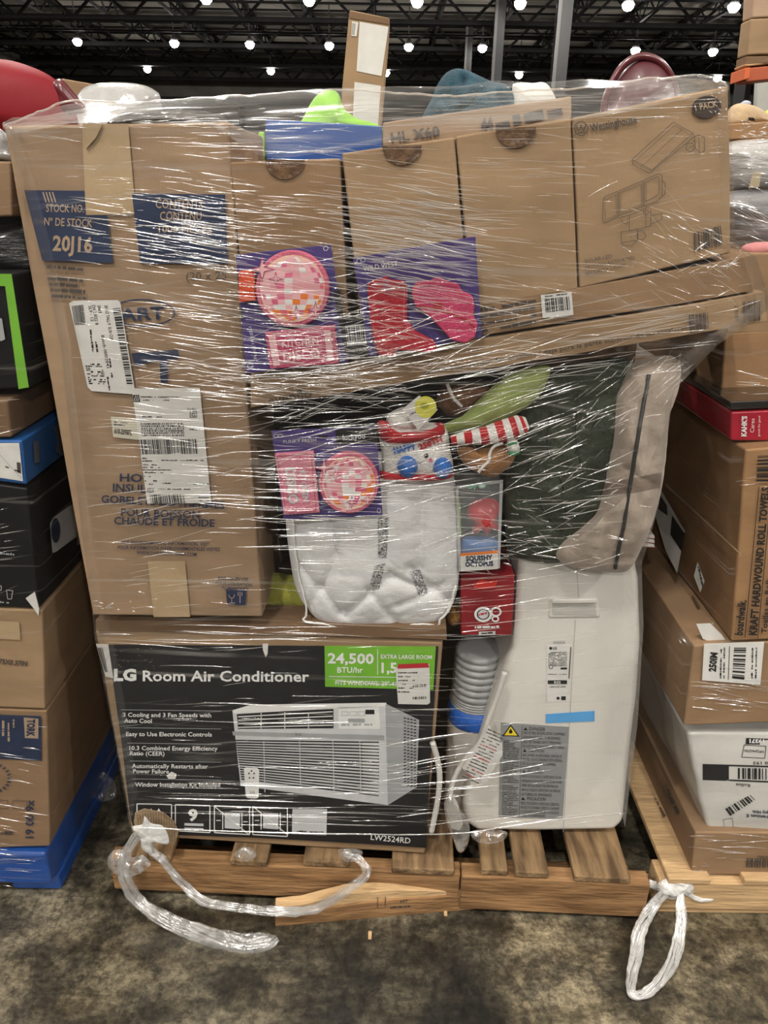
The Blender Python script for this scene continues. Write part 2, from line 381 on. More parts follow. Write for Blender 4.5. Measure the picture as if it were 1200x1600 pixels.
def column(px, Y, w, lab):
    p = PL(Y).hit(px, 60); g = thing('steel_column', lab, 'column', (p.x, p.y, 0))
    wbox('flange', (p.x - w / 2, Y - w / 2, 0), (p.x + w / 2, Y - w / 2 + .03, 10.0), STEELP, g); wbox('lit_edge', (p.x - w / 2 - .03, Y - w / 2 - .06, 0), (p.x - w / 2 + .09, Y - w / 2 - .002, 10.0), mat('lit_edge_steel', (.12, .115, .105), .45), g)  # pale strip added to imitate the column's lit left edge
    wbox('web', (p.x - w * .2, Y - w / 2 + .03, 0), (p.x - w * .2 + .04, Y + w / 2 - .03, 10.0), STEEL, g)
    wbox('flange', (p.x - w / 2, Y + w / 2 - .03, 0), (p.x + w / 2, Y + w / 2, 10.0), STEELP, g)
column(878, 30, .48, 'widest steel building column, rising behind the white fluffy bundle')
column(779, 37.5, .42, 'steel building column standing directly behind the right end of the teal towel')
column(733, 46, .36, 'thin dark steel column far behind the peak of the teal towel')

# ------------------------------------------------------------------ high-bay lamps
LENS = mat('lamp_lens', (1, .97, .93), .3, 0, emit=70); HOUS = mat('lamp_housing', (.12, .12, .12), .5)
def lamp(p, lab, grp, light=False):
    g = thing('high_bay_lamp', lab, 'lamp', p, grp)
    lathe('lens', p, [(.02, -.2), (.13, -.17), (.21, -.07), (.24, .04), (.2, .08)], LENS, g, 20)
    lathe('housing', p, [(.19, .08), (.17, .2), (.09, .28), (.08, .42), (.02, .44)], HOUS, g, 16)
    V = []; F = []; bar_v(V, F, (p[0], p[1], p[2] + .44), (p[0], p[1], 10.55), .04); mesh('hanger', V, F, HOUS, g)
    if light:
        ld = bpy.data.lights.new('lamp_light', 'POINT'); ld.energy = LAMP_W; ld.shadow_soft_size = .22; ld.color = LAMP_COL
        lo = bpy.data.objects.new('lamp_light', ld); C.objects.link(lo); lo.parent = g; lo.location = (0, 0, -.45)
ORD = ['first', 'second', 'third', 'fourth', 'fifth', 'sixth', 'seventh', 'eighth', 'ninth', 'tenth']
rows = [('row along the top edge', 35, [-7.4, -3.3, 1.0, 5.1, 9.4, 13.6]), ('middle lamp row', 44.5, [-16.2, -11.2, -7.3, -3.2, .9, 4.7, 12.6, 16.6]), ('farthest lamp row', 53.2, [-15.2, -7.5, -.3, 1.1 + 5.2 + 1.7, 20.4])]
for nm, Y, xs in rows:
    for i, x in enumerate(xs): lamp((x, Y, EYE + 7.2), 'bright high-bay lamp, %s from the left in the %s' % (ORD[i], nm), 'high-bay lamps under the roof')
for Y, nm, xs in ((24, 'row beyond the load', (-9, 6)), (7, 'row right over the load', (-13, -3, 7.5)), (-2.5, 'row over the aisle', (-9, -1.5, 6.5)), (-10, 'row behind the aisle', (-4, 5))):
    for i, x in enumerate(xs): lamp((x, Y, EYE + 7.2), 'lit high-bay lamp, %s from the left in the %s' % (ORD[i], nm), 'high-bay lamps overhead', True)

# ------------------------------------------------------------------ pallets
WOOD = mat('pallet_wood', (.33, .185, .085), .75, .5, 5, .5, 14, (1.2, 9, 9), spec=.2, col2=(.15, .08, .035)); WOODY = mat('pallet_wood_deck', (.30, .195, .10), .8, .5, 5, .5, 14, (9, 1.2, 9), spec=.2, col2=(.09, .055, .03))
WOODL = mat('fresh_pine', (.60, .40, .21), .75, .3, 5, .4, 14, (1.2, 9, 9), spec=.2)
yaw = math.atan2(-.044, 1.222); PV = (-.615, 1.239, 0)
g = thing('wooden_pallet', 'worn brown wooden pallet under the wrapped load in the centre', 'pallet', PV)
def pb(name, a, b, m, bev=.004): return wbox(name, (PV[0] + a[0], PV[1] + a[1], a[2]), (PV[0] + b[0], PV[1] + b[1], b[2]), m, g, bev, rz=yaw, piv=PV)
pb('stringer', (0, 0, .018), (.80, .038, .115), WOOD); pb('stringer', (.802, -.004, .012), (1.222, .036, .115), WOOD)
pb('stringer', (0, .5, .018), (1.222, .54, .115), WOOD); pb('stringer', (0, .98, .018), (1.222, 1.02, .115), WOOD)
for x0, x1 in ((.055, .145), (.28, .365), (.445, .55), (.645, .785), (.845, .905), (.92, .995), (1.05, 1.175)):
    pb('deck_board', (x0, -.004 + random.uniform(-.004, .01), .117), (x1, 1.02, .135), WOODY)
for y0 in (.04, .45, .9): pb('bottom_board', (0, y0, 0), (1.222, y0 + .1, .016), WOOD)
a = Art(Plane((PV[0], PV[1] - .006, 0), (-math.tan(yaw), 1, 0)), g, .002); a.text(INKB, 'HT', (1040 - 430, 1393), (1050 - 430, 1392), 6); a.done('stamp')
# the broken piece of board on the floor
bp0 = atz(430, 1448, 0); bp1 = atz(742, 1421, 0); BP = Plane(bp0, (bp1 - bp0).cross(Vector((0, 0, 1))))
g = thing('broken_board', 'splintered pine board lying on the floor against the centre pallet', 'board', tuple(bp0))
prism('board', BP, [(430, 1448), (742, 1421), (745, 1399), (640, 1404), (560, 1412), (500, 1422), (430, 1431)], .032, WOOD, g, .002)
prism('splintered_edge', BP, [(430, 1430), (500, 1421), (560, 1411), (640, 1403), (745, 1398), (742, 1393), (620, 1391), (540, 1396), (470, 1414), (430, 1418)], .026, WOODL, g, .002, lift=-.004, label='pale freshly split wood')
a = Art(BP, g, .001); a.text(INKB, 'HT', (626, 1412), (638, 1411), 6); a.micro(INKB, (610, 1420), (642, 1417), 3); a.line(INKB, (590, 1402), (590, 1418)); a.line(INKB, (602, 1401), (602, 1417)); a.done('stamp')
# right pallet
g = thing('wooden_pallet', 'pale wooden pallet under the load at the right, its corner tied with knotted plastic', 'pallet', (.636, 1.238, 0))
for a_, b_, m, n in (((.636, 1.21, .018), (1.75, 1.276, .10), WOODL, 'stringer'), ((.636, 1.75, .018), (1.75, 1.79, .10), WOOD, 'stringer'), ((.636, 2.2, .018), (1.75, 2.24, .10), WOOD, 'stringer'), ((.65, 1.205, .102), (.745, 2.25, .118), WOODL, 'deck_board'), ((.82, 1.205, .102), (.91, 2.25, .118), WOODL, 'deck_board'), ((1.0, 1.205, .102), (1.1, 2.25, .118), WOODL, 'deck_board'), ((.64, 1.215, 0), (1.75, 1.31, .016), WOODL, 'bottom_board')): wbox(n, a_, b_, m, g)
a = Art(PL(1.21), g, .002); a.path(INKB, [(1022, 1388), (1046, 1389), (1045, 1395), (1022, 1394)], .8, 0, True); a.micro(INKB, (1025, 1393), (1043, 1393.5), 3); a.done('stamp')
# left blue pallet
BLUP = mat('blue_plastic', (.01, .075, .34), .32, .25, 8, .2, 20, coat=.3)
g = thing('plastic_pallet', 'blue plastic pallet under the carton stack at the left edge', 'pallet', (-.9, 1.24, 0))
wbox('deck', (-1.9, 1.225, .045), (-.75, 2.25, .142), BLUP, g, .01)
for x in (-1.9, -1.36, -.86):
    wbox('runner', (x, 1.25, 0), (x + .115, 2.24, .044), BLUP, g, .006)

# ------------------------------------------------------------------ centre load
P1 = PL(1.225, -.03)
def load_base(pl, x, y): return tuple(pl.hit(x, y))
# foam cup carton
g = thing('tall_carton', 'tall brown foam cup carton with two navy printed panels and shipping labels', 'box', load_base(P1, 145, 962))
crumple_box('carton_body', P1, [(5, 197), (357, 190), (410, 965), (145, 962)], .34, K1, g, .0014, 24, .005, 3)
AL = .0045
sheet('packing_tape', P1, [(128, 194), (200, 193), (212, 335), (134, 336)], TAPE, g, AL - .0008)
sheet('packing_tape', P1, [(231, 877), (289, 877), (297, 964), (240, 964)], TAPE, g, AL)
prism('torn_flap', P1, [(130, 192), (160, 194), (150, 215), (134, 233)], .0015, TAPE, g, 0, lift=AL + .003)
a = Art(P1, g, AL)
a.poly(NAVY, [(38, 297), (132, 298), (134, 336), (168, 337), (177, 411), (66, 407)]); a.done('stock_panel'); a.poly(NAVY, [(206, 302), (352, 304), (356, 412), (219, 412)]); a.done('contents_panel')
u = .0004
a.text(BEIGE, 'STOCK NO.', (72, 331), (131, 332), 13, u, .01); a.text(BEIGE, 'Nº DE STOCK', (69, 352), (144, 355), 13, u, .01); a.text(BEIGE, '20J16', (82, 391), (144, 394), 24, u, .03)
for k in range(4): a.line(BEIGE, (67 + k * 5, 300), (72 + k * 5, 316), 2, u)
a.text(BEIGE, 'CONTENTS', (243, 325), (317, 327), 15, u, .01); a.text(BEIGE, 'CONTENU', (250, 344), (315, 344), 14, u, .01); a.text(BEIGE, '1000 PIECES', (248, 363), (331, 364), 11, u, .01)
a.text(INKB, '(20 x 25', (291, 438), (354, 436), 13)
for k, y in enumerate((419, 437, 446, 455, 464)): a.micro(INKB, (73 + k * 2, y), (130 + k, y + 4), 6, 0, .95)
a.ring(NAVY, (222, 489), 52, 22, 2.5); a.text(NAVY, 'DART', (163, 503), (258, 498), 20, 0, .03)
a.poly(NAVY, [(205, 552), (278, 546), (280, 560), (262, 562), (262, 598), (251, 598), (249, 563), (210, 572)])
a.text(NAVY, 'HOT COLD', (187, 752), (310, 756), 13, 0, .02); a.text(NAVY, 'INSULATED CUPS', (176, 768), (330, 774), 13, 0, .02)
a.text(NAVY, 'GOBELETS ISOTHERMES', (158, 785), (351, 795), 12, 0, .02); a.text(NAVY, 'POUR BOISSON', (189, 806), (312, 810), 12, 0, .02); a.text(NAVY, 'CHAUDE ET FROIDE', (178, 819), (335, 823), 12, 0, .02)
a.text(NAVY, 'FOR ENVIRONMENTAL INFORMATION, VISIT', (190, 850), (327, 853), 5.5, 0, .01); a.text(NAVY, 'POUR INFORMATION ENVIRONNEMENTALES VISITEZ', (184, 858), (344, 861), 5.5, 0, .01); a.text(NAVY, 'WWW.DARTCONTAINER.COM', (213, 866), (307, 869), 5.5, 0, .01)
a.text(NAVY, 'FOR FOOD USE', (341, 906), (388, 908), 5.5, 0, .01); a.text(NAVY, 'POUR UTILISATION', (337, 913), (394, 917), 5.5, 0, .01); a.text(NAVY, 'ALIMENTAIRE', (346, 920), (388, 923), 5, 0, .01)
a.poly(NAVY, [(353, 921), (385, 923), (383, 946), (355, 944)])
a.ring(BEIGE, (362, 929), 5, 6, 1, u, 0, math.pi); a.line(BEIGE, (362, 935), (362, 942), 1, u); a.line(BEIGE, (358, 942), (367, 942), 1, u)
for k in (372, 375, 378): a.line(BEIGE, (k, 925), (k, 931), 1, u)
a.line(BEIGE, (375, 931), (375, 942), 1.3, u)
a.done()
l1 = sheet('shipping_label', P1, [(108, 474), (114, 470), (184, 469), (188, 473), (211, 612), (207, 616), (143, 611), (137, 605)], PAPER, g, AL + .0008)
a = Art(P1, l1, AL + .0012)
a.bars(BLACK, [(112, 478), (130, 476), (134, 507), (117, 508)], 16); a.bars(BLACK, [(189 - 1, 481), (207, 600), (198, 600), (176, 482)], 60)
for t, x, y0, y1 in (('SL9 - 12', 138, 478, 502), ('Dtl 23022 B', 144, 477, 508), ('20 OZ TALL P  SUN CUP', 163, 477, 532), ('Batch 0002041', 158, 524, 575), ('2040 B', 152, 477, 490)):
    a.text(BLACK, t, (x, y0), (x + (y1 - y0) * .17, y1), 5, 0, .01, upv=(1, -.1))
for x, y0, y1 in ((148, 530, 560), (170, 560, 590), (166, 585, 610), (140, 515, 550)): a.micro(BLACK, (x, y0), (x + 4, y1), 3)
for k in range(11):
    a.micro(BLACK, (133 + k * .6, 570 + k * 3), (160 + k * .6, 570 + k * 3 + .5), 2.4, 0, .55)
a.done('label_print')
l2 = sheet('shipping_label', P1, [(206, 607), (312, 606), (330, 786), (230, 787)], PAPER, g, AL + .0016)
a = Art(P1, l2, AL + .002)
a.bars(BLACK, [(217, 687), (307, 686), (309, 709), (220, 710)], 60); a.bars(BLACK, [(234, 773), (288, 772), (290, 786), (236, 787)], 34)
for k in range(6): a.bars(BLACK, [(220 + k * .3, 661 + 3.6 * k), (287 + k * .3, 661 + 3.6 * k), (287 + k * .3, 663.6 + 3.6 * k), (220 + k * .3, 663.6 + 3.6 * k)], 40)
a.poly(BLACK, [(208, 617), (218, 617), (219, 628), (208, 628)])
for k in range(3): a.line(PAPER, (209 + k * 3, 627), (212 + k * 3, 618), .8, u)
a.text(BLACK, 'FedEx', (293, 641), (307, 641), 4); a.path(BLACK, [(297, 643), (307, 643), (307, 652), (297, 652)], 1, 0, True); a.text(BLACK, 'G', (299, 650.5), (305, 650.5), 5.5, 0, .03)
for x0, x1, y in ((220, 262, 621), (220, 240, 626), (255, 280, 621), (222, 253, 652), (255, 266, 626), (296, 312, 672), (222, 230, 717), (222, 238, 721), (252, 318, 720), (223, 245, 727), (223, 250, 731), (223, 268, 735), (224, 262, 739), (225, 236, 745), (226, 246, 752), (226, 240, 757), (254, 268, 756), (300, 326, 757), (246, 300, 765), (310, 326, 778), (312, 326, 783)): a.micro(BLACK, (x0, y), (x1, y + .3), 2)
a.text(BLACK, 'ABX', (229, 770), (241, 770), 8); a.done('label_print')
l3 = sheet('shipping_label', P1, [(173, 651), (218, 656), (221, 688), (177, 683)], CREAM, g, AL + .0009)
a = Art(P1, l3, AL + .0014); a.text(BLACK, '610-2098FL', (178, 677), (206, 680), 8, 0, .03); a.micro(BLACK, (178, 660), (200, 662), 2); a.micro(BLACK, (178, 664), (195, 666), 2); a.done('label_print')

# thin flat carton between
PF = PL(1.243, -.05)
g = thing('flat_carton', 'thin flattened brown carton lying on top of the black air conditioner box', 'box', load_base(PF, 150, 984))
crumple_box('carton_body', PF, [(150, 968), (697, 982), (698, 1001), (150, 984)], .36, K4, g, .003, 14, .003, 9)

# air conditioner box
P2 = PL(1.248, -.06)
g = thing('air_conditioner_box', 'black printed carton picturing a white window air conditioner, standing on the wooden pallet', 'box', load_base(P2, 206, 1306))
crumple_box('carton_body', P2, [(148, 985), (692, 1003), (664, 1335), (206, 1307)], .38, K2, g, .0014, 20, .006, 5)
AL = .0048; a = Art(P2, g, AL)
a.poly(DGREY, [(168, 1007), (300, 1008), (500, 1009), (685, 1010), (676, 1130), (666, 1325), (560, 1318), (400, 1309), (250, 1304), (212, 1300), (204, 1280), (190, 1160)])
u = .0005
a.poly(GREENP, [(507, 1009), (681, 1010), (677, 1078), (508, 1073)], u)
u2 = .0009
a.text(WHITE, '24,500', (512, 1036), (584, 1037), 16, u2, .03); a.text(WHITE, 'BTU/hr', (527, 1051), (567, 1051), 9, u2, .02); a.line(WHITE, (590, 1014), (590, 1054), 1, u2); a.line(WHITE, (514, 1057), (675, 1059), 1, u2)
a.text(WHITE, 'EXTRA LARGE ROOM', (595, 1029), (675, 1030), 6.5, u2, .02); a.text(WHITE, '1,5', (596, 1051), (620, 1051), 16, u2, .03); a.text(WHITE, 'FITS WINDOWS: 29"-41"', (524, 1070), (624, 1072), 7, u2, .02)
a.text(WHITE, 'LG', (178, 1063), (213, 1063), 18, u, .05); a.text(WHITE, 'Room Air Conditioner', (223, 1064), (483, 1065), 17, u, .02)
for s, x0, x1, y in (('3 Cooling and 3 Fan Speeds with', 192, 330, 1120), ('Auto Cool', 194, 237, 1129), ('Easy to Use Electronic Controls', 197, 331, 1150), ('10.3 Combined Energy Efficiency', 202, 340, 1172), ('Ratio (CEER)', 203, 257, 1180), ('Automatically Restarts after', 206, 325, 1200), ('Power Failure', 208, 264, 1208), ('Window Installation Kit Included', 211, 344, 1229)):
    a.text(WHITE, s, (x0, y), (x1, y + .8), 6.8, u, .015)
for x0, y in ((189, 1109), (195, 1137), (199, 1161), (203, 1189), (207, 1217)): a.line(GREY, (x0, y), (346, y + 2), .8, u)
# printed picture of the unit
a.poly(LGREY, [(363, 1110), (602, 1099), (606, 1258), (376, 1228)], u); a.poly(GREY, [(602, 1099), (655, 1125), (651, 1230), (606, 1258)], u); a.poly(WHITE, [(363, 1110), (392, 1101), (604, 1098), (602, 1104), (366, 1115)], u2)
a.poly(BLACK, [(370, 1116), (521, 1106), (521, 1138), (372, 1139)], u2)
u3 = .0013
for k in range(4): a.line(WHITE, (372, 1120 + k * 5.5), (520, 1112 + k * 7), 1.6, u3)
for x in (408, 445, 482): a.line(LGREY, (x, 1113), (x, 1139), 1.5, u3)
a.poly(WHITE, [(528, 1105), (592, 1104), (594, 1139), (529, 1139)], u2); a.poly(BLACK, [(571, 1109), (585, 1109), (585, 1116), (571, 1116)], u3)
for k in range(3): a.path(GREY, [(534 + k * 13, 1112), (544 + k * 13, 1112), (544 + k * 13, 1118), (534 + k * 13, 1118)], .6, u3, True); a.micro(GREY, (533 + k * 18, 1134), (546 + k * 18, 1134), 4, u3)
a.poly(GREY, [(544, 1123), (570, 1123), (570, 1129), (544, 1129)], u3)
a.poly(GREY, [(363, 1143), (600, 1149), (601, 1157), (364, 1149)], u2); a.text(DGREY, 'LG', (462, 1149), (471, 1149.5), 4, u3)
for k in range(17):
    t = k / 16; y0 = 1157 + t * 60; y1 = 1160 + t * 83
    a.line(DGREY, (368 + t * 9, y0), (592, y1), 2.2, u2)
for x in (412, 468, 520, 562): a.line(LGREY, (x, 1158), (x + 2, 1238), 1.2, u3)
a.poly(LGREY, [(566, 1160), (590, 1161), (592, 1243), (568, 1240)], u2)
for k in range(16): a.line(WHITE, (566, 1163 + k * 4.9), (592, 1164 + k * 5), 1.6, u3)
for i in range(4):
    for k in range(22): a.line(DGREY, (631 + i * 5.2, 1122 + k * 5 + i), (634.5 + i * 5.2, 1122.5 + k * 4.9 + i), 1.8, u2)
a.poly(WHITE, [(381, 1201), (384, 1199), (402, 1200), (405, 1203), (404, 1246), (400, 1248), (387, 1247), (384, 1244)], u3)
for x, y in ((389, 1208), (397, 1208), (393, 1204), (390, 1215), (396, 1215)): a.poly(DGREY, [(x - 2, y + 1.5), (x, y - 1.5), (x + 2, y + 1.5)], .0016)
a.text(DGREY, 'LG', (391, 1240), (398, 1240), 4, .0016)
for q in ([(214, 1256), (268, 1257), (268, 1297), (214, 1295)], [(274, 1257), (328, 1259), (328, 1301), (274, 1298)], [(335, 1259), (390, 1261), (390, 1304), (335, 1301)], [(395, 1261), (449, 1263), (449, 1307), (395, 1304)]): a.path(WHITE, q, 1.6, u, True)
a.poly(LGREY, [(457, 1264), (511, 1264), (510, 1305), (456, 1303)], u); a.micro(DGREY, (464, 1300), (505, 1302), 3, u2)
for x in (236, 248): a.poly(WHITE, [(x - 6, 1272), (x, 1263), (x + 6, 1272), (x + 2, 1272), (x + 2, 1280), (x - 2, 1280), (x - 2, 1272)], u)
a.text(WHITE, '9', (294, 1282), (309, 1282), 18, u, .04); a.poly(LGREY, [(288, 1286), (318, 1287), (318, 1291), (288, 1290)], u); a.poly(LGREY, [(288, 1293), (318, 1294), (318, 1297), (288, 1296)], u)
for x in (335, 395):
    a.line(WHITE, (x, 1260), (x + 54, 1304), 1.6, u2); a.poly(LGREY, [(x + 16, 1270), (x + 40, 1271), (x + 40, 1296), (x + 16, 1294)], u)
    a.line(WHITE, (x + 13, 1269), (x + 13, 1296), 1.5, u); a.line(WHITE, (x + 43, 1270), (x + 43, 1298), 1.5, u); a.text(WHITE, '→', (x + 3, 1286), (x + 11, 1286), 6, u) if False else a.line(WHITE, (x + 3, 1282), (x + 10, 1282), 1.4, u); a.line(WHITE, (x + 45, 1284), (x + 52, 1284), 1.4, u)
a.text(WHITE, 'LW2524RD', (579, 1312), (641, 1318), 9, u, .01)
for k in range(90): a.line(KRAW, *(lambda x, y, s: ((x, y), (x + s, y + .2)))(random.uniform(172, 240), random.uniform(1010, 1055), random.uniform(.8, 2.4)), .7, u3) if k % 3 == 0 else None
a.done()
prism('torn_patch', P2, [(211, 1270), (225, 1264), (255, 1270), (272, 1284), (279, 1300), (274, 1316), (250, 1322), (215, 1300), (209, 1285)], .002, KRAW, g, 0, lift=AL + .004, label='torn bare corrugated patch at the corner')
a = Art(P2, g, AL + .0052)
for k in range(15): a.line(K4, (214 + k * 4.2, 1268 + (4 if k in (0, 1) else 0) + max(0, k - 10) * 4), (218 + k * 3.9, 1300 + min(k, 8) * 2), .8)
a.done('flute_lines')
l = sheet('price_sticker', P2, [(618, 1043), (671, 1038), (672, 1098), (668, 1101), (622, 1100)], PAPER, g, AL + .003)
a = Art(P2, l, AL + .0035); a.poly(REDP, [(622, 1038), (668, 1036), (671, 1043), (621, 1045)])
for k, w in enumerate((30, 20, 26, 14, 24, 18)): a.micro(BLACK, (622, 1052 + k * 6), (622 + w, 1052 + k * 6), 2)
a.bars(BLACK, [(645, 1070), (666, 1069), (666, 1073), (645, 1074)], 16); a.bars(BLACK, [(645, 1089), (666, 1088), (666, 1092), (645, 1093)], 16); a.done('label_print')
l = sheet('white_label', P2, [(150, 1006), (169, 1007), (177, 1060), (165, 1057)], PAPER, g, AL + .001)
a = Art(P2, l, AL + .0016); a.bars(INKB, [(152, 1012), (161, 1012), (169, 1050), (164, 1050)], 6); a.done('label_print')
prism('paper_tear', P2, [(410, 1006), (419, 1006), (418, 1022), (415, 1027), (411, 1016)], .0006, PAPER, g, 0, lift=AL + .002)
prism('paper_tear', P2, [(260, 1212), (268, 1206), (276, 1210), (274, 1217), (263, 1217)], .0006, PAPER, g, 0, lift=AL + .002)

# ------------------------------------------------------------------ white portable air conditioner
P3 = PL(1.298, .02, 0)
ACW = mat('white_plastic', (.66, .64, .59), .38, .05, 3, .05, 20, coat=.15); ACG = mat('recess_plastic', (.5, .49, .45), .5)
g = thing('portable_air_conditioner', 'large white plastic portable air conditioner with grey warning sticker on the centre pallet', 'air conditioner', load_base(P3, 850, 1302))
prism('housing', P3, [(812, 868), (992, 868), (1000, 905), (1003, 1000), (997, 1090), (988, 1160), (975, 1285), (962, 1299), (850, 1301), (745, 1300), (728, 1288), (721, 1255), (738, 1190), (775, 1080), (800, 1010), (806, 950)], .34, ACW, g, .016, seg=5)
prism('carry_handle', P3, [(858, 934), (935, 934), (939, 966), (857, 967)], .012, ACW, g, .006, lift=.0035, seg=3)
prism('handle_recess', P3, [(863, 939), (930, 938), (933, 962), (863, 961)], .003, ACG, g, .001, lift=.0045)  # raised plate; the recess's shade is put into its darker colour
prism('handle_lip', P3, [(863, 937), (933, 936), (933, 943), (863, 944)], .01, ACW, g, .003, lift=.012)
a = Art(P3, g, .0006); a.line(GREY, (900, 870), (904, 934), .7); a.line(GREY, (899, 968), (880, 1300), .7); a.done('seam')
sheet('blue_tape', P3, [(853, 1116), (929, 1111), (929, 1127), (853, 1130)], SKYT, g, .0016, 'pale blue strip of film tape')
l = sheet('rating_label', P3, [(854, 1008), (892, 1008), (886, 1096), (854, 1097)], mat('label_white', (.7, .69, .66), .5), g, .001)
a = Art(P3, l, .0016); a.ell(BLACK, (860.5, 1013), 2.4, 2.4); a.text(BLACK, 'LG', (864, 1015), (870, 1015), 4.4, 0, .03)
for k in range(9): a.micro(INKB, (857, 1020 + k * 2.6), (886, 1020 + k * 2.6), 1.5)
a.ring(BLACK, (861, 1042), 3.4, 3.4, .9); a.poly(BLACK, [(876, 1043), (886, 1043), (886, 1046), (876, 1046)]); a.micro(INKB, (857, 1054), (886, 1054), 1.3)
a.poly(BLACK, [(856, 1063), (886, 1063), (886, 1069), (856, 1069)]); a.text(WHITE, 'R32', (866, 1068), (876, 1068), 4, .0004, .03); a.text(BLACK, '1-800-243-0000', (858, 1074.5), (884, 1074.5), 3.2)
a.ell(BLACK, (872, 1091), 2.4, 2.4); a.poly(BLACK, [(877, 1088), (884, 1088), (884, 1094), (877, 1094)]); a.line(INKB, (892, 1011), (889, 1060), 1.6); a.bars(GREY, [(865, 1002), (883, 1002), (883, 1006), (865, 1006)], 20); a.done('label_print')
SG = mat('sticker_grey', (.26, .27, .275), .4, .1)
l = sheet('warning_sticker', P3, [(783, 1129), (889, 1136), (879, 1280), (779, 1277)], SG, g, .0012)
a = Art(P3, l, .0018); a.poly(BLACK, [(798, 1132), (812, 1151), (785, 1150)]); a.poly(YELP, [(798, 1135), (808.5, 1149.4), (788, 1148.8)], .0004); a.poly(BLACK, [(798, 1138), (801, 1143), (800, 1146), (796, 1146), (795, 1143)], .0008); a.line(BLACK, (816, 1133), (811, 1278), .6)
for t, y, w, h in (('DANGER', 1141, .5, 5.4), ('RISK OF FIRE OR EXPLOSION. FLAMMABLE', 1147, .97, 4.6), ('REFRIGERANT USED. TO BE REPAIRED', 1154, .86, 4.6), ('ONLY BY TRAINED SERVICE PERSONNEL.', 1161, .9, 4.6), ('DO NOT PUNCTURE REFRIGERANT TUBING.', 1168, .97, 4.6), ('CAUTION', 1175, .5, 5.4), ('RISK OF FIRE OR EXPLOSION. DISPOSE OF', 1182, .93, 4.6), ('PROPERLY IN ACCORDANCE WITH FEDERAL', 1188.5, .95, 4.6), ('OR LOCAL REGULATIONS. FLAMMABLE', 1195, .8, 4.6), ('REFRIGERANT USED', 1201.5, .42, 4.6), ('PELIGRO', 1208, .5, 5.4), ('RIESGO DE INCENDIO O EXPLOSION. SE USA', 1215, .95, 4.6), ('REFRIGERANTE INFLAMABLE. LAS REPARACIONES', 1222, .97, 4.6), ('DEBEN SER REALIZADAS POR PERSONAL DE', 1229, .88, 4.6), ('SERVICIO TECNICO CAPACITADO. NO PERFORE', 1236, .95, 4.6), ('LAS TUBERIAS DEL REFRIGERANTE.', 1243, .75, 4.6), ('PRECAUCION', 1250, .6, 5.4), ('RIESGO DE INCENDIO O EXPLOSION. DESECHE EL', 1257, .95, 4.6), ('PRODUCTO DE MANERA CORRECTA, CONFORME', 1263.5, .95, 4.6), ('A LA REGLAMENTACION FEDERAL O LOCAL DE SU', 1270, .95, 4.6), ('ENTIDAD. SE USA REFRIGERANTE', 1276, .62, 4.6)):
    x0 = 818 - (y - 1140) * .035; W_ = 68 - (y - 1140) * .04; i = 9 if h > 5 else 0
    if i: a.poly(BLACK, [(x0 + 3, y - 5), (x0 + 6.5, y), (x0, y)])
    a.text(BLACK, t, (x0 + i, y), (x0 + max(w * W_, i + 5), y + w * 3.5 * .7), h)
for k in range(42):
    if k not in (11, 24): a.micro(INKB, (787 - k * .08, 1158 + k * 2.8), (812 - random.choice((0, 0, 3, 8)) - k * .08, 1159 + k * 2.8), 1.7, 0, .97)
a.done('label_print')
# hose
HOSE = mat('hose_plastic', (.36, .37, .375), .4, .1, 5)
hc = PL(1.385).hit(742, 1100); hb = hc.z
gh = mesh('exhaust_hose', *prism_vf([Vector((hc.x + .045 * math.cos(t), hc.y + .045 * math.sin(t), .142)) for t in [math.pi * k / 8 for k in range(16)]], (0, 0, .05)), ACG, g, label='grey ribbed exhaust hose with a blue tape band'); g_ac = g; g = gh
prof = [(.02, hb - .137 + .012)]; z = hb - .137 + .012
for k in range(11):
    h = .006 if k < 4 else .017; R0 = .058 - .0006 * k
    prof += [(R0 - .008, z), (R0, z + h * .2), (R0, z + h * .8), (R0 - .008, z + h)]; z += h
prof.append((.02, z))
lathe('hose_ribs', (hc.x, hc.y, .137), prof, HOSE, g, 48)
lathe('collar', (hc.x, hc.y, .137), [(.02, 0), (.05, 0), (.057, .02), (.060, hb - .137 - .035), (.061, hb - .137 - .03), (.05, hb - .137 - .028)], ACW, g, 48)
BTAPE = mat('blue_painter_tape', (.015, .11, .47), .5, .2, 20, .3, 40)
lathe('blue_tape', (hc.x, hc.y, .137), [(.0605, hb - .137 - .034), (.0625, hb - .137 - .028), (.060, hb - .137 + .012), (.054, hb - .137 + .014)], BTAPE, g, 48, 'blue painter tape band')
PC = PL(1.262, 0)
CORD = mat('white_cord', (.62, .60, .56), .45)
g = thing('power_cord', 'white power cord with paper warning tag hanging beside the white air conditioner', 'cord', load_base(PC, 703, 1250))
tube('cord', [PC.hit(*p) for p in ((789, 1050), (778, 1085), (765, 1120), (750, 1160), (725, 1190), (708, 1220), (702, 1252))], .0062, CORD, g)
prism('plug', PC, [(697, 1248), (706, 1247), (716, 1262), (724, 1290), (718, 1300), (704, 1296), (698, 1275)], .02, CORD, g, .005)
l = sheet('warning_tag', PL(1.245), [(764, 1132), (772, 1150), (785, 1160), (785, 1180), (758, 1226), (742, 1216), (722, 1200), (735, 1180), (750, 1155)], PAPER, g, 0)
a = Art(PL(1.245), l, .0006)
for k in range(17):
    y = 1140 + k * 4.6; x0 = 762 - k * 2.5; a.micro(REDP if k in (5, 9, 13, 15) else BLACK, (x0, y), (x0 + 26, y + 11), 1.8)
a.done('label_print')
g = thing('white_cable', 'loose white cable curving down along the right edge of the black air conditioner box', 'cable', load_base(PL(1.222), 674, 1298))
pc = PL(1.215); tube('cable', [pc.hit(*p) for p in ((676, 1160), (683, 1185), (687, 1215), (683, 1255), (674, 1300))], .006, CORD, g)
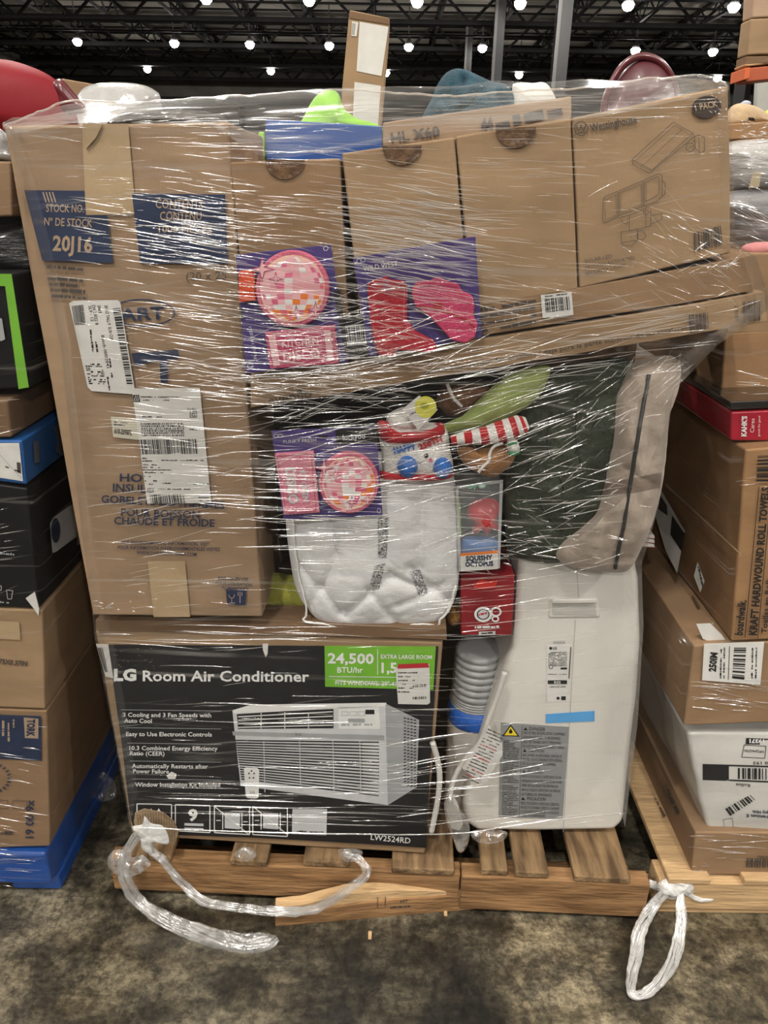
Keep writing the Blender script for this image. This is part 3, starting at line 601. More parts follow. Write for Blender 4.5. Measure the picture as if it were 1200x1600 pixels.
# soft stuff materials
COTTON = mat('white_cotton', (.68, .68, .68), .8, .06, 6, .35, 40, sheen=.3); PLUSHW = mat('white_plush', (.68, .66, .62), .95, .12, 60, .3, 260, sheen=.1)
def fab(n, c, b=.6, s=160, v=.25): return mat(n, c, .9, v, 25, b * .3, s, sheen=.08)
# ------------------------------------------------------------------ lower centre goods
from mathutils.bvhtree import BVHTree
BV = {}
def skinpt(o, x, y, lift):
    if o not in BV: BV[o] = BVHTree.FromPolygons([v.co + ORG[o] for v in o.data.vertices], [list(p.vertices) for p in o.data.polygons])
    d = ray(x, y).normalized(); h = BV[o].ray_cast(EYEV, d)
    return (h[0] - d * lift) if h[0] is not None else None
def skin(name, o, q, m, parent, lift=.001, n=24, label=None):
    """a thin patch laid on a curved surface"""
    TL, TR, BR, BL = [Vector(p) for p in q]; V = []; F = []; ok = {}
    for i in range(n + 1):
        for j in range(n + 1):
            s_, t_ = i / n, j / n; p = (TL * (1 - s_) + TR * s_) * (1 - t_) + (BL * (1 - s_) + BR * s_) * t_
            w = skinpt(o, p.x, p.y, lift)
            if w is not None: ok[i, j] = len(V); V.append(w)
    for i in range(n):
        for j in range(n):
            k = [(i, j), (i, j + 1), (i + 1, j + 1), (i + 1, j)]
            if all(c in ok for c in k): F.append([ok[c] for c in k])
    return mesh(name, V, F, m, parent, smooth=True, label=label)
def skin_art(name, o, parent, fn, lift=.0015):
    """printing drawn flat, then laid on the curved surface"""
    a = Art(PL(1.2), parent, 0); a.pl = type('S', (), {'hit': lambda s, x, y, l=0: skinpt(o, x, y, lift + l) or PL(1.25).hit(x, y)})()
    fn(a); a.done(name)
g = tag(puff('grey_blanket', PL(1.47), [(395, 640), (600, 600), (850, 575), (985, 570), (995, 700), (985, 860), (850, 880), (700, 880), (540, 880), (420, 860), (398, 760)], .05, fab('charcoal_fabric', (.035, .037, .038)), fold=.02, freq=9, amp=.006), 'charcoal grey blanket filling the gap behind the white pillow and the plush toys', 'blanket')  # grey fabric, widened as dark backing to imitate shade in the gaps
# red game box, octopus box
PR = PL(1.285)
g = thing('red_toy_box', 'red toy carton printed with three white rings, beside the white air conditioner', 'box', load_base(PR, 720, 994))
REDB = mat('red_card', (.27, .01, .018), .4, .35, 14, coat=.3)
crumple_box('carton_body', PR, [(719, 905), (804, 898), (800, 993), (720, 993)], .17, REDB, g, .001, 8, .003)
AL = .0025; a = Art(PR, g, AL); a.ring(WHITE, (755, 960), 14, 12, 4); a.ring(BLACK, (755, 960), 10, 8.4, 1, .0004); a.ell(LGREY, (755, 960), 8, 7, .0002); a.micro(REDP, (748, 962), (762, 959), 3, .0006)
a.ring(WHITE, (775, 956), 8.5, 7.5, 2.6, .0004); a.ring(WHITE, (774, 967), 6, 5, 2.4, .0006); a.micro(WHITE, (742, 982), (781, 981), 4, 0, .98); a.poly(LGREY, [(748, 987), (774, 986), (774, 992), (748, 993)]); a.micro(INKB, (752, 991), (771, 990), 3, .0004)
a.poly(ink('bright_red', (.6, .03, .02)), [(740, 912), (752, 906), (765, 908), (778, 906), (774, 918), (756, 921), (740, 918)]); a.done()
PO = PL(1.262)
g = thing('squishy_toy_box', 'clear toy box with red octopus inside, beside the white pillow', 'toy', load_base(PO, 720, 893))
CLR = mat('clear_plastic', (.75, .77, .78), .08, 0, alpha=.16, coat=.5)
prism('clear_box', PO, [(713, 762), (784, 752), (780, 885), (718, 893)], .075, CLR, g, .002)
for q in ([(712, 762), (716, 761), (721, 893), (717, 893)], [(781, 753), (786, 752), (781, 888), (777, 888)], [(712, 760), (786, 750), (786, 754), (712, 764)]): prism('box_edge', PO, q, .002, mat('clear_edge', (.6, .62, .62), .2, alpha=.6), g, 0, lift=.001)
l = prism('name_card', PO, [(719, 868), (778, 863), (778, 889), (720, 893)], .003, PAPER, g, 0, lift=.003)
prism('card_edge', PO, [(719, 866), (779, 861), (779, 864), (719, 869)], .003, ORNG, g, 0, lift=.0035)
a = Art(PO, l, .0036); a.text(NAVY, 'SQUISHY', (728, 876.5), (770, 874.5), 7.5, 0, .05); a.text(NAVY, 'OCTOPUS', (727, 885.5), (771, 884), 7.5, 0, .05); a.done('lettering')
puff('octopus', PL(1.29), [(733, 790), (745, 781), (770, 779), (782, 792), (776, 812), (782, 828), (770, 824), (760, 834), (750, 826), (738, 831), (740, 815), (730, 805)], .03, mat('red_rubber', (.55, .02, .03), .35, .1, 9, coat=.3), g, amp=.002)
puff('blue_base', PL(1.29), [(722, 842), (750, 838), (776, 842), (776, 862), (750, 866), (722, 866)], .02, mat('blue_rubber', (.06, .17, .42), .4), g)
a = Art(PO, g, .003); a.text(ink('mint', (.3, .6, .5)), 'toy', (731, 764), (745, 762), 8, 0, .05); a.ell(ink('mint', (.3, .6, .5)), (753, 759), 6, 4, .0003); a.ell(WHITE, (753, 759), 3.5, 2.2, .0006); a.done()
prism('lime_slab', PL(1.28), [(712, 786), (719, 785), (721, 836), (714, 838)], .05, mat('lime', (.38, .62, .03), .5), thing('lime_card', 'thin lime green edge showing between the white pillow and the octopus box', 'card', load_base(PL(1.28), 714, 838)), .001)
# pillow in a clear bag
PW = PL(1.285)
g = thing('white_pillow', 'white pillow squashed in a clear zip bag on top of the black box', 'pillow', load_base(PW, 580, 978))
FOLDL = [((520, 790), (528, 850), 8, .010), ((528, 850), (505, 905), 9, .012), ((505, 905), (540, 950), 8, .012), ((540, 945), (610, 880), 10, .014), ((610, 880), (660, 905), 9, .014), ((640, 870), (700, 930), 12, .012), ((620, 930), (690, 900), 8, .010), ((500, 905), (480, 950), 9, .008), ((660, 760), (655, 870), 12, .010), ((575, 900), (620, 960), 9, .009), ((470, 870), (500, 905), 7, .007)]
def folds(x, y):
    h = 0
    for (a_, b_, w, d) in FOLDL:
        ax, ay = a_; bx, by = b_; t = max(0, min(1, ((x - ax) * (bx - ax) + (y - ay) * (by - ay)) / ((bx - ax) ** 2 + (by - ay) ** 2)))
        ds = math.hypot(x - ax - t * (bx - ax), y - ay - t * (by - ay)); h -= d * math.exp(-(ds / w) ** 1.2 * 2)
    return h
PB_ = puff('pillow_body', PW, [(447, 800), (455, 740), (500, 712), (600, 705), (690, 712), (714, 770), (718, 860), (713, 925), (690, 965), (640, 977), (560, 978), (500, 966), (466, 925), (452, 860)], .06, COTTON, g, amp=.0015, freq=10, rings=46, n=160, fold=.007, pw=.42, fn=folds)
pw2 = PL(1.25)
tube('bag_piping', [pw2.hit(*p) for p in ((458, 812), (462, 860), (468, 905), (478, 945), (478, 962), (473, 968), (484, 972), (520, 978), (560, 983), (620, 980), (660, 974), (684, 978), (688, 968), (702, 950), (712, 915))], .0022, mat('white_piping', (.7, .7, .68), .4), g, amp=.002)
skin('bag_band', PB_, [(590, 808), (608, 808), (604, 872), (591, 872)], mat('speckled_band', (.62, .62, .62), .6, .97, 300, col2=(.015, .015, .015)), g, .001)
skin('printed_fold', PB_, [(640, 893), (656, 890), (670, 926), (656, 934)], MATS['speckled_band'], g, .001)
skin('printed_fold', PB_, [(586, 884), (602, 880), (592, 922), (578, 914)], MATS['speckled_band'], g, .001)
# yellow and brown plush under the pillow
g = thing('plush_rug', 'yellow green plush with a tan edge squeezed beside the tall carton under the pillow', 'plush', load_base(PL(1.36), 440, 958))
puff('plush_top', PL(1.36), [(405, 905), (430, 895), (475, 905), (510, 940), (500, 950), (440, 942), (405, 938)], .04, fab('lime_plush', (.36, .36, .05), 1, 300, .4), g)
puff('plush_edge', PL(1.35), [(405, 938), (440, 940), (520, 950), (540, 965), (470, 962), (405, 957)], .04, fab('tan_plush', (.34, .17, .04), 1, 300, .4), g)
tag(puff('tan_plush', PL(1.33), [(700, 942), (714, 938), (725, 950), (722, 968), (705, 974), (696, 960)], .03, MATS['tan_plush']), 'small round tan plush peeping out between the pillow and the red toy carton', 'plush')
# snowman style plush
PS = PL(1.245)
g = thing('snow_plush', 'square white plush face with red trim, blue pompoms and a birthday greeting', 'plush toy', load_base(PS, 650, 748))
REDF = fab('red_plush', (.45, .012, .02), 1, 300)
puff('face', PS, [(596, 668), (640, 662), (692, 664), (703, 700), (704, 738), (650, 746), (603, 744), (596, 705)], .03, PLUSHW, g, amp=.002, pw=.3)
puff('red_trim', PL(1.232), [(590, 660), (602, 658), (612, 672), (640, 672), (680, 668), (690, 660), (692, 680), (640, 690), (612, 692), (594, 684)], .028, REDF, g, amp=.003)
puff('red_trim', PL(1.232), [(594, 736), (650, 738), (700, 734), (704, 746), (650, 750), (598, 748)], .02, REDF, g)
puff('white_tuft', PL(1.25), [(605, 650), (630, 636), (655, 642), (670, 662), (640, 672), (610, 668)], .03, PLUSHW, g, amp=.003)
BF = fab('blue_plush', (.02, .13, .45), .8, 300)
puff('pompom', PL(1.222), [(620, 727), (626, 714), (637, 710), (648, 715), (653, 727), (648, 740), (637, 745), (626, 740)], .026, BF, g, amp=.001)
puff('pompom', PL(1.222), [(676, 729), (681, 718), (690, 714), (700, 718), (707, 729), (702, 741), (690, 746), (680, 741)], .026, BF, g, amp=.001)
a = Art(PL(1.214), g, 0); a.text(BLUEP, 'HAPPY', (616, 709), (651, 702), 10, 0, .05); a.text(REDP, '250TH', (656, 703), (692, 690), 9, 0, .05); a.ell(BLACK, (666, 712), 3.4, 3.4); a.ell(WHITE, (665, 711), 1, 1, .0005); a.ell(PINK, (673, 719), 3, 3); a.path(BLACK, [(652, 722), (656, 724), (660, 722)], 1); a.done('embroidery')
PT = PL(1.212)
l = sheet('hang_tag', PT, [(628, 640), (655, 618), (684, 640), (654, 672)], PAPER, g, 0, th=.001)
a = Art(PT, l, .0006); a.ell(ink('pale_yellow', (.62, .6, .08)), (665, 636), 17, 17); a.ell(ink('olive', (.35, .36, .03)), (663, 634), 7, 5, .0003); a.micro(BLACK, (640, 650), (650, 645), 3); a.done('label_print')
# gingerbread plush with candy hat
PG = PL(1.24)
GB = fab('ginger_plush', (.33, .16, .06), .9, 260)
g = thing('gingerbread_plush', 'brown gingerbread plush wearing a red and white striped hat, above the octopus box', 'plush toy', load_base(PG, 765, 748))
puff('body', PG, [(714, 698), (728, 690), (745, 700), (770, 690), (797, 690), (806, 703), (800, 722), (785, 736), (768, 744), (748, 738), (730, 728), (718, 715)], .032, GB, g, amp=.003)
tube('icing', [PL(1.208).hit(*p) for p in ((786, 692), (772, 697), (766, 708), (764, 720), (756, 728), (748, 738))], .0028, PLUSHW, g, amp=.001)
HATP = [PL(1.215).hit(*p) for p in ((705, 688), (730, 684), (760, 680), (790, 672), (812, 665), (824, 660))]
tube('striped_hat', HATP, [.008, .012, .016, .019, .019, .010], None, g, n=18, mats=[REDF, PLUSHW], stripe=5, res=12, amp=.0006)
puff('candle', PL(1.21), [(792, 690), (806, 686), (812, 700), (808, 708), (796, 706)], .012, PLUSHW, g)
tube('candle_stripe', [PL(1.197).hit(*p) for p in ((793, 695), (800, 693), (808, 692))], .002, fab('green_felt', (.03, .2, .08)), g); tube('candle_stripe', [PL(1.197).hit(*p) for p in ((795, 707), (802, 710), (811, 706))], .003, MATS['green_felt'], g)
puff('holly_leaf', PL(1.215), [(706, 682), (716, 677), (726, 686), (722, 694), (710, 692)], .006, fab('lime_felt', (.3, .42, .06)), g)
tag(puff('green_leaf_cushion', PL(1.25), [(858, 572), (853, 600), (838, 622), (812, 643), (780, 660), (740, 672), (700, 676), (684, 668), (716, 655), (745, 628), (775, 600), (810, 580)], .026, fab('sage_plush', (.27, .33, .10), .5, 220), fold=.006, amp=.002), 'long sage green leaf shaped cushion above the striped candy hat', 'cushion')
g = thing('gingerbread_plush', 'second brown gingerbread plush mostly hidden behind the leaf cushion', 'plush toy', load_base(PL(1.31), 715, 650))
puff('body', PL(1.31), [(684, 612), (700, 602), (740, 600), (765, 606), (755, 630), (730, 648), (700, 648), (684, 632)], .03, fab('brown_plush', (.2, .1, .05), .9, 260), g)
tube('icing', [PL(1.27).hit(*p) for p in ((698, 600), (704, 614), (712, 626), (722, 636))], .003, PLUSHW, g, amp=.001)
# bedding bag at the right
PB = PL(1.285)
g = thing('bagged_comforter', 'green quilt with thick beige border in a zip bag, right of the plush toys', 'bedding', load_base(PB, 960, 888))
ZIP = mat('seam_thread', (.015, .018, .012), .8); GQ = mat('green_quilt', (.04, .05, .03), .9, .3, 10, .6, 60); BQ = mat('beige_quilt', (.38, .31, .25), .85, .1, 6, .4, 40, sheen=.3)
GQO = puff('green_quilt', PL(1.30), [(835, 590), (880, 572), (985, 562), (990, 640), (975, 720), (950, 800), (925, 850), (880, 875), (820, 872), (792, 850), (790, 760), (800, 680), (812, 625)], .05, GQ, g, amp=.004, fold=.018, rings=28, n=110, pw=.35)
for pts in (((862, 640), (856, 700), (880, 760), (884, 812)), ((905, 610), (900, 680), (912, 740)), ((826, 720), (846, 790), (880, 830)), ((940, 640), (905, 700), (850, 745))):
    q = [skinpt(GQO, *p, .001) for p in pts]
    if all(x is not None for x in q): tube('quilt_seam', q, .0016, ZIP, g, flat=.5)
BB = puff('beige_border', PL(1.275), [(985, 572), (1010, 560), (1048, 556), (1060, 570), (1042, 625), (1036, 690), (1027, 760), (1010, 820), (990, 868), (972, 890), (930, 888), (882, 880), (868, 858), (905, 820), (930, 795), (945, 745), (952, 690), (960, 620)], .07, BQ, g, amp=.004, fold=.022, rings=30, n=130, pw=.42, center=(985, 730))
tube('bag_zip', [skinpt(BB, x_, y_, .002) for x_, y_ in ((1014, 585), (1004, 640), (994, 700), (984, 760), (976, 815), (968, 850), (961, 888))], .0036, mat('dark_zip', (.03, .03, .028), .5), g, amp=.0006)
skin('taupe_stripe', BB, [(938, 757), (1034, 738), (1031, 762), (931, 780)], mat('taupe_quilt', (.20, .15, .115), .85, .1, 8, .3, 50), g, .0012)
for i, yy in enumerate((0, 7, 14)):
    g = thing('paper_booklet', ['top', 'middle', 'bottom'][i] + ' booklet of the small white and red stack poking out beside the beige quilt', 'booklet', load_base(PL(1.32), 1000, 840 + yy), 'booklets beside the quilt')
    prism('pages', PL(1.32 + .002 * i), [(985, 831 + yy), (1022, 836 + yy), (1023, 841 + yy), (985, 838 + yy)], .1, PAPER, g, 0); prism('cover', PL(1.32 + .002 * i), [(985, 838 + yy), (1023, 841 + yy), (1023, 842 + yy), (985, 839 + yy)], .1, REDB, g, 0)

# ------------------------------------------------------------------ long cartons
PO2 = PL(1.222, -.01)
g = thing('long_carton', 'very long narrow brown carton slanting across the centre load and sticking out at right', 'box', load_base(PO2, 392, 640))
crumple_box('carton_body', PO2, [(392, 592), (1194, 457), (1199, 503), (392, 638)], .13, K2, g, .002, 40, .003, 12)
AL = .0035; a = Art(PO2, g, AL)
a.text(INKB, 'evenflo', (420, 634), (488, 620), 16, 0, .01); a.text(INKB, 'arrière pour le haut des escaliers / deja para la parte superior de las escaleras', (664, 585), (1074, 514), 7, 0, .01)
a.bars(INKB, [(1076, 492), (1106, 488), (1107, 515), (1078, 520)], 18); a.bars(INKB, [(1160, 472), (1190, 468), (1190, 500), (1161, 505)], 18); a.text(INKB, '1051610', (1155, 502), (1153, 477), 6, 0, .02); a.done()
PN = PL(1.226, -.01)
g = thing('flat_long_carton', 'brown carton with a white barcode label lying under the solar light carton', 'box', load_base(PN, 560, 556))
crumple_box('carton_body', PN, [(562, 513), (1175, 399), (1178, 455), (562, 556)], .32, K3, g, .002, 30, .003, 15)
a = Art(PN, g, AL)
for k in range(4): a.micro(INKB, (722, 492 + k * 11), (838, 472 + k * 11), 6, 0, .9)
a.done(); l = sheet('barcode_label', PN, [(845, 461), (893, 456), (896, 492), (848, 497)], PAPER, g, AL + .001)
a = Art(PN, l, AL + .0016); a.bars(BLACK, [(851, 467), (889, 463), (891, 484), (853, 488)], 26); a.micro(BLACK, (852, 464), (886, 460), 2); a.done('label_print')

# ------------------------------------------------------------------ the row of tall cartons
def carton(name, lab, pl, q, d, m, seed, seal=None, amp=.0016):
    g = thing(name, lab, 'box', load_base(pl, q[3][0], q[3][1])); crumple_box('carton_body', pl, q, d, m, g, amp, 14, .0035, seed)
    if seal:
        x, y, r = seal
        pts = [(x + r * math.cos(t), y + r * math.sin(t)) for t in [math.pi * k / 14 for k in range(15)]]
        prism('round_seal', pl, pts, .0006, SEAL, g, 0, lift=.0032)
    return g
SEAL = mat('brown_clear_seal', (.17, .09, .04), .25, .5, 70, .4, 90, coat=.6)
PU = PL(1.228, -.02)
carton('tall_brown_carton', 'plain brown carton directly right of the tall foam cup carton', PU, [(359, 254), (531, 248), (548, 562), (392, 590)], .26, K3, 21, (445, 249, 31))
carton('tall_brown_carton', 'plain brown carton behind the cowboy boot card, dark round seal at its top edge', PU, [(534, 240), (710, 214), (733, 482), (566, 511)], .26, K2, 22, (628, 227, 31))
carton('tall_brown_carton', 'plain brown carton immediately left of the solar light carton', PU, [(713, 213), (892, 184), (903, 453), (737, 481)], .26, K2, 23, (806, 199, 32))
g = carton('solar_light_carton', 'brown carton printed with line drawings of a solar security light', PU, [(895, 184), (1139, 134), (1143, 396), (906, 451)], .26, K2, 24)
AL = .003; a = Art(PU, g, AL)
OV = mat('print_dark_brown', (.035, .022, .015), .5)
a.ell(OV, (1104, 167), 23, 17, 0, 36, -.15); a.text(BEIGE, '1 PACK', (1087, 173), (1122, 166), 10, .0005, .03)
a.ring(INKB, (908, 201), 11, 11.5, 1.4); a.path(INKB, [(901, 198), (904, 204), (908, 198), (912, 204), (915, 196)], 1.5); a.line(INKB, (903, 208), (914, 206), 1.6)
for x, y in ((901, 197), (908, 196.5), (915, 195)): a.ell(INKB, (x, y), 1.4, 1.4)
a.text(INKB, 'Westinghouse', (923, 206), (996, 191), 13, 0, .02)
a.text(INKB, 'SOLAR LED', (914, 411), (957, 402), 5.5); a.text(INKB, 'MOTION ACTIVATED', (915, 421), (992, 405), 5.5); a.text(INKB, 'SECURITY LIGHT', (915, 430), (978, 417), 5.5)
a.bars(INKB, [(1084, 364), (1126, 352), (1129, 382), (1085, 393)], 22)
L_ = lambda pts, w=.9, c=False: a.path(INKB, pts, w, 0, c)
def cz(X, Y): return (700 + X / 2.4, 120 + Y / 2.4)
L_([cz(*p) for p in ((690, 310), (845, 170), (918, 212), (765, 350))], .9, True); L_([cz(*p) for p in ((690, 310), (693, 328), (755, 362), (925, 222), (918, 212))]); L_([cz(*p) for p in ((705, 312), (850, 182), (905, 215))], .6); L_([cz(*p) for p in ((700, 322), (760, 353))], .6); L_([cz(*p) for p in ((722, 340), (880, 195))], .6)
a.ring(INKB, cz(908, 264), 7, 7, .9); L_([cz(*p) for p in ((903, 270), (913, 258), (915, 268))], .7); L_([cz(*p) for p in ((925, 225), (940, 218), (962, 228), (962, 278), (945, 284), (928, 270))], .9, True); L_([cz(*p) for p in ((940, 218), (944, 284))], .7); L_([cz(*p) for p in ((918, 240), (928, 240))])
L_([cz(*p) for p in ((582, 460), (590, 448), (636, 430), (638, 525), (586, 548), (580, 540))], .9, True); L_([cz(*p) for p in ((588, 462), (630, 442), (632, 520), (590, 538))], .6, True)
L_([cz(*p) for p in ((642, 428), (730, 390), (732, 485), (642, 520))], .9, True); L_([cz(*p) for p in ((648, 434), (724, 402), (726, 480), (648, 510))], .7, True)
L_([cz(*p) for p in ((735, 388), (790, 362), (803, 372), (803, 445), (790, 462), (737, 486))], .9, True); L_([cz(*p) for p in ((742, 394), (786, 374), (792, 384), (792, 440), (742, 468))], .8, True); L_([cz(*p) for p in ((803, 390), (814, 396), (814, 440), (803, 448))])
L_([cz(*p) for p in ((640, 530), (700, 512), (790, 470))], .7); L_([cz(*p) for p in ((680, 520), (680, 578), (760, 560), (760, 500))], .8); L_([cz(*p) for p in ((740, 500), (742, 565))], .7); L_([cz(*p) for p in ((760, 520), (803, 512), (803, 535), (762, 552))], .8); L_([cz(*p) for p in ((648, 582), (710, 572), (710, 612), (652, 622))], .8, True); L_([cz(*p) for p in ((652, 622), (655, 632), (690, 634), (710, 612))], .7); L_([cz(*p) for p in ((712, 580), (730, 576), (744, 596), (730, 612), (712, 610))], .8, True); a.ring(INKB, cz(742, 508), 4, 4, .8)
L_([cz(*p) for p in ((650, 535), (655, 548), (672, 552), (676, 530))], .7); a.done()

# ------------------------------------------------------------------ toy cards
def card(lab, pl, q, extra=None):
    g = thing('toy_card', lab, 'toy', load_base(pl, q[3][0], q[3][1]))
    prism('backing_card', pl, q, .003, PURP, g, .0008); return g
def disco(g, pl, c, r, seed):
    d = prism('squeaky_ball', pl, [(c[0] + r[0] * math.cos(t), c[1] + r[1] * math.sin(t)) for t in [2 * math.pi * k / 40 for k in range(40)]][::-1], .012, mat('pink_felt', (.62, .14, .22), .85, .15, 40, .4, 200), g, .003, lift=.0135)
    rnd = random.Random(seed); a = Art(pl, d, .0145); a.ell(mat('peach_felt', (.8, .5, .4), .85), c, r[0] * .88, r[1] * .88)
    n = 6; R = .86
    F_ = lambda i, j: (math.sin(i / n * math.pi / 2) / 1, math.sin(j / n * math.pi / 2))
    for i in range(-n, n):
        for j in range(-n, n):
            if (i + j) % 1: continue
            cxx, cyy = (i + .5) / n, (j + .5) / n
            if cxx * cxx + cyy * cyy > .95: continue
            w_ = math.sqrt(max(0, 1 - (cyy) ** 2))
            pts = []
            for (p, q) in ((i, j), (i + 1, j), (i + 1, j + 1), (i, j + 1)):
                yy = q / n * .97; ww = math.sqrt(max(0.02, 1 - yy * yy)); xx = math.sin(max(-1, min(1, p / n)) * math.pi / 2) * ww
                pts.append((c[0] + xx * r[0] * R, c[1] + yy * r[1] * R))
            warm = (cxx * .6 + cyy) > .3 or cxx > .6
            m = rnd.choice([ORNG, ORNG, PINK, WHITE, LPINK] if warm else [LPINK, PINK, WHITE, LPINK, mat('print_blush', (.7, .33, .36), .6)])
            if i % 2 == 0 and j % 2 == 0 and not warm: m = LPINK
            a.poly(m, pts, .0003 + (.0002 if m is ORNG else 0))
    for (x, y, s) in ((-.82, -.5, .2), (-.45, -.25, .12), (.1, .62, .12), (.62, .55, .14)):
        X, Y = c[0] + x * r[0], c[1] + y * r[1]; k = s * r[0]
        for mm, sc, up in ((MAG, 1.3, .001), (LPINK, .9, .0014)):
            a.poly(mm, [(X + k * sc * rr * math.cos(t), Y + k * sc * rr * math.sin(t)) for t, rr in [(math.pi * i / 4, 1.4 if i % 2 == 0 else .4) for i in range(8)]], up)
    a.done('printed_tiles')
def ticket(g, pl, q, lift=.011, rot=False, seed=0):
    TL, TR, BR, BL = [Vector(p) for p in q]; pts = []
    def edge(A, B, n=9, amp=1.6):
        N_ = Vector((-(B - A).y, (B - A).x)).normalized()
        for k in range(n * 2): pts.append(A.lerp(B, k / (n * 2)) + N_ * (amp if k % 2 else 0))
    if rot: edge(TL, TR, 1, 0); edge(TR, BR, 1, 0); edge(BR, BL); edge(BL, TL, 1, 0)
    else: edge(TL, TR, 1, 0); edge(TR, BR); edge(BR, BL, 1, 0); edge(BL, TL)
    d = prism('squeaky_ticket', pl, [tuple(p) for p in pts], .010, mat('ticket_felt', (.50, .07, .15), .85, .15, 40, .4, 200) if not rot else mat('ticket_pink', (.66, .22, .3), .85, .15, 40, .4, 200), g, .0015, lift=lift)
    return d
PC1 = PL(1.192, -.01)
g = card('purple card holding a pink disco ball toy above a kitchen ticket toy', PC1, [(368, 398), (517, 382), (544, 566), (384, 584)])
disco(g, PC1, (457, 451), (58, 60), 1)
prism('orange_tag', PC1, [(372, 424), (397, 421), (399, 470), (373, 473)], .008, mat('orange_felt', (.7, .09, .03), .8, .2, 60, .4, 200), g, .002, lift=.011)
t = ticket(g, PC1, [(413, 520), (524, 508), (530, 568), (421, 577)]); a = Art(PC1, t, .0118)
a.text(LPINK, 'KiTCHEN', (441, 543), (498, 538), 13, 0, .03); a.text(LPINK, 'DISCO', (443, 565), (501, 559), 16, 0, .04); a.poly(LPINK, [(419, 524), (430, 523), (438, 571), (427, 572)]); a.poly(LPINK, [(506, 516), (516, 515), (522, 563), (512, 564)]); a.done('lettering')
a = Art(PC1, g, .0008); a.text(LGREY, 'FUNKY FRESH', (402, 560), (393, 510), 5); a.ring(LGREY, (509, 388), 4, 4, 1); a.ell(BLACK, (379, 490), 2, 9); a.ring(LGREY, (391, 572), 5, 4, 1); a.poly(BLACK, [(520, 455), (531, 454), (543, 540), (538, 556), (533, 520)]); a.done()
PC2 = PL(1.2, -.01)
g = card('purple card holding a kitchen ticket toy to the left of a disco ball toy', PC2, [(424, 673), (588, 667), (598, 806), (443, 813)])
t = ticket(g, PC2, [(429, 710), (490, 706), (499, 802), (444, 806)], rot=True); a = Art(PC2, t, .0118)
a.text(LGREY, 'DISCO', (446, 732), (452, 788), 15, 0, .04, upv=(1, -.1)); a.text(LGREY, 'KITCHEN', (468, 735), (474, 784), 9, 0, .03, upv=(1, -.1)); a.path(MAG, [(433, 713), (486, 709), (494, 799), (447, 802)], 1, 0, True); a.done('lettering')
disco(g, PC2, (545, 755), (47, 48), 2)
a = Art(PC2, g, .0008); a.poly(BLACK, [(524, 671), (588, 668), (591, 692), (526, 695)]); a.text(LGREY, 'luckyoo', (536, 688), (571, 685), 9, .0004, .02); a.text(LGREY, 'FUNKY FRESH', (443, 693), (494, 690), 5.5); a.ring(LGREY, (431, 681), 4, 3, 1); a.ring(LGREY, (438, 681), 4, 3, 1); a.ell(BLACK, (504, 682), 9, 2); a.ring(LGREY, (592, 798), 3, 4, .8); a.done()
PC3 = PL(1.192, -.01)
g = card('purple card holding a red cowboy boot toy and a pink cowboy hat toy', PC3, [(551, 403), (743, 369), (753, 527), (577, 557)])
BR_ = mat('red_boot_felt', (.45, .02, .035), .8, .15, 40, .4, 200)
prism('boot', PC3, [(574, 447), (582, 438), (598, 436), (602, 430), (608, 437), (632, 440), (637, 450), (636, 500), (648, 517), (678, 533), (684, 543), (676, 552), (625, 548), (618, 547), (618, 558), (592, 557), (584, 535), (578, 500)], .012, BR_, g, .003, lift=.0135)
prism('hat', PC3, [(643, 452), (652, 440), (672, 439), (685, 433), (700, 440), (716, 443), (722, 455), (738, 462), (742, 478), (740, 492), (747, 508), (742, 528), (728, 537), (706, 532), (690, 515), (668, 492), (650, 480), (644, 465)], .012, mat('pink_hat_felt', (.62, .06, .16), .8, .15, 40, .4, 200), g, .003, lift=.0135)
a = Art(PC3, g, .0145); a.path(PINK, [(580, 446), (597, 442), (602, 436), (608, 443), (630, 445), (632, 452), (631, 502), (644, 520), (676, 538)], 1); a.poly(MAG, [(600, 440), (606, 440), (613, 452), (604, 458), (597, 450)]); a.path(REDP, [(655, 478), (690, 485), (730, 500), (742, 512)], 3); a.poly(REDP, [(676, 470), (690, 472), (692, 484), (678, 482)]); a.path(MAG, [(655, 448), (700, 446), (715, 450)], 1); a.done('stitching')
a = Art(PC3, g, .0008); a.text(LGREY, 'WILD WEST', (568, 424), (622, 415), 8, 0, .02); a.ring(LGREY, (561, 408), 4, 4, 1); a.ring(LGREY, (567, 406), 4, 4, 1); a.done()
g = thing('barcode_card', 'dark card with a square barcode wedged between the two upper toy cards', 'card', load_base(PL(1.205), 545, 545))
prism('card', PL(1.205), [(535, 495), (574, 488), (580, 556), (545, 562)], .002, mat('dark_card', (.02, .02, .022), .4), g, 0)
a = Art(PL(1.205), g, .0006); a.poly(LGREY, [(537, 509), (570, 506), (573, 538), (541, 541)]); a.bars(BLACK, [(538, 511), (570, 508), (572, 532), (541, 535)], 20, .0004); a.micro(LGREY, (543, 550), (573, 547), 4); a.done()

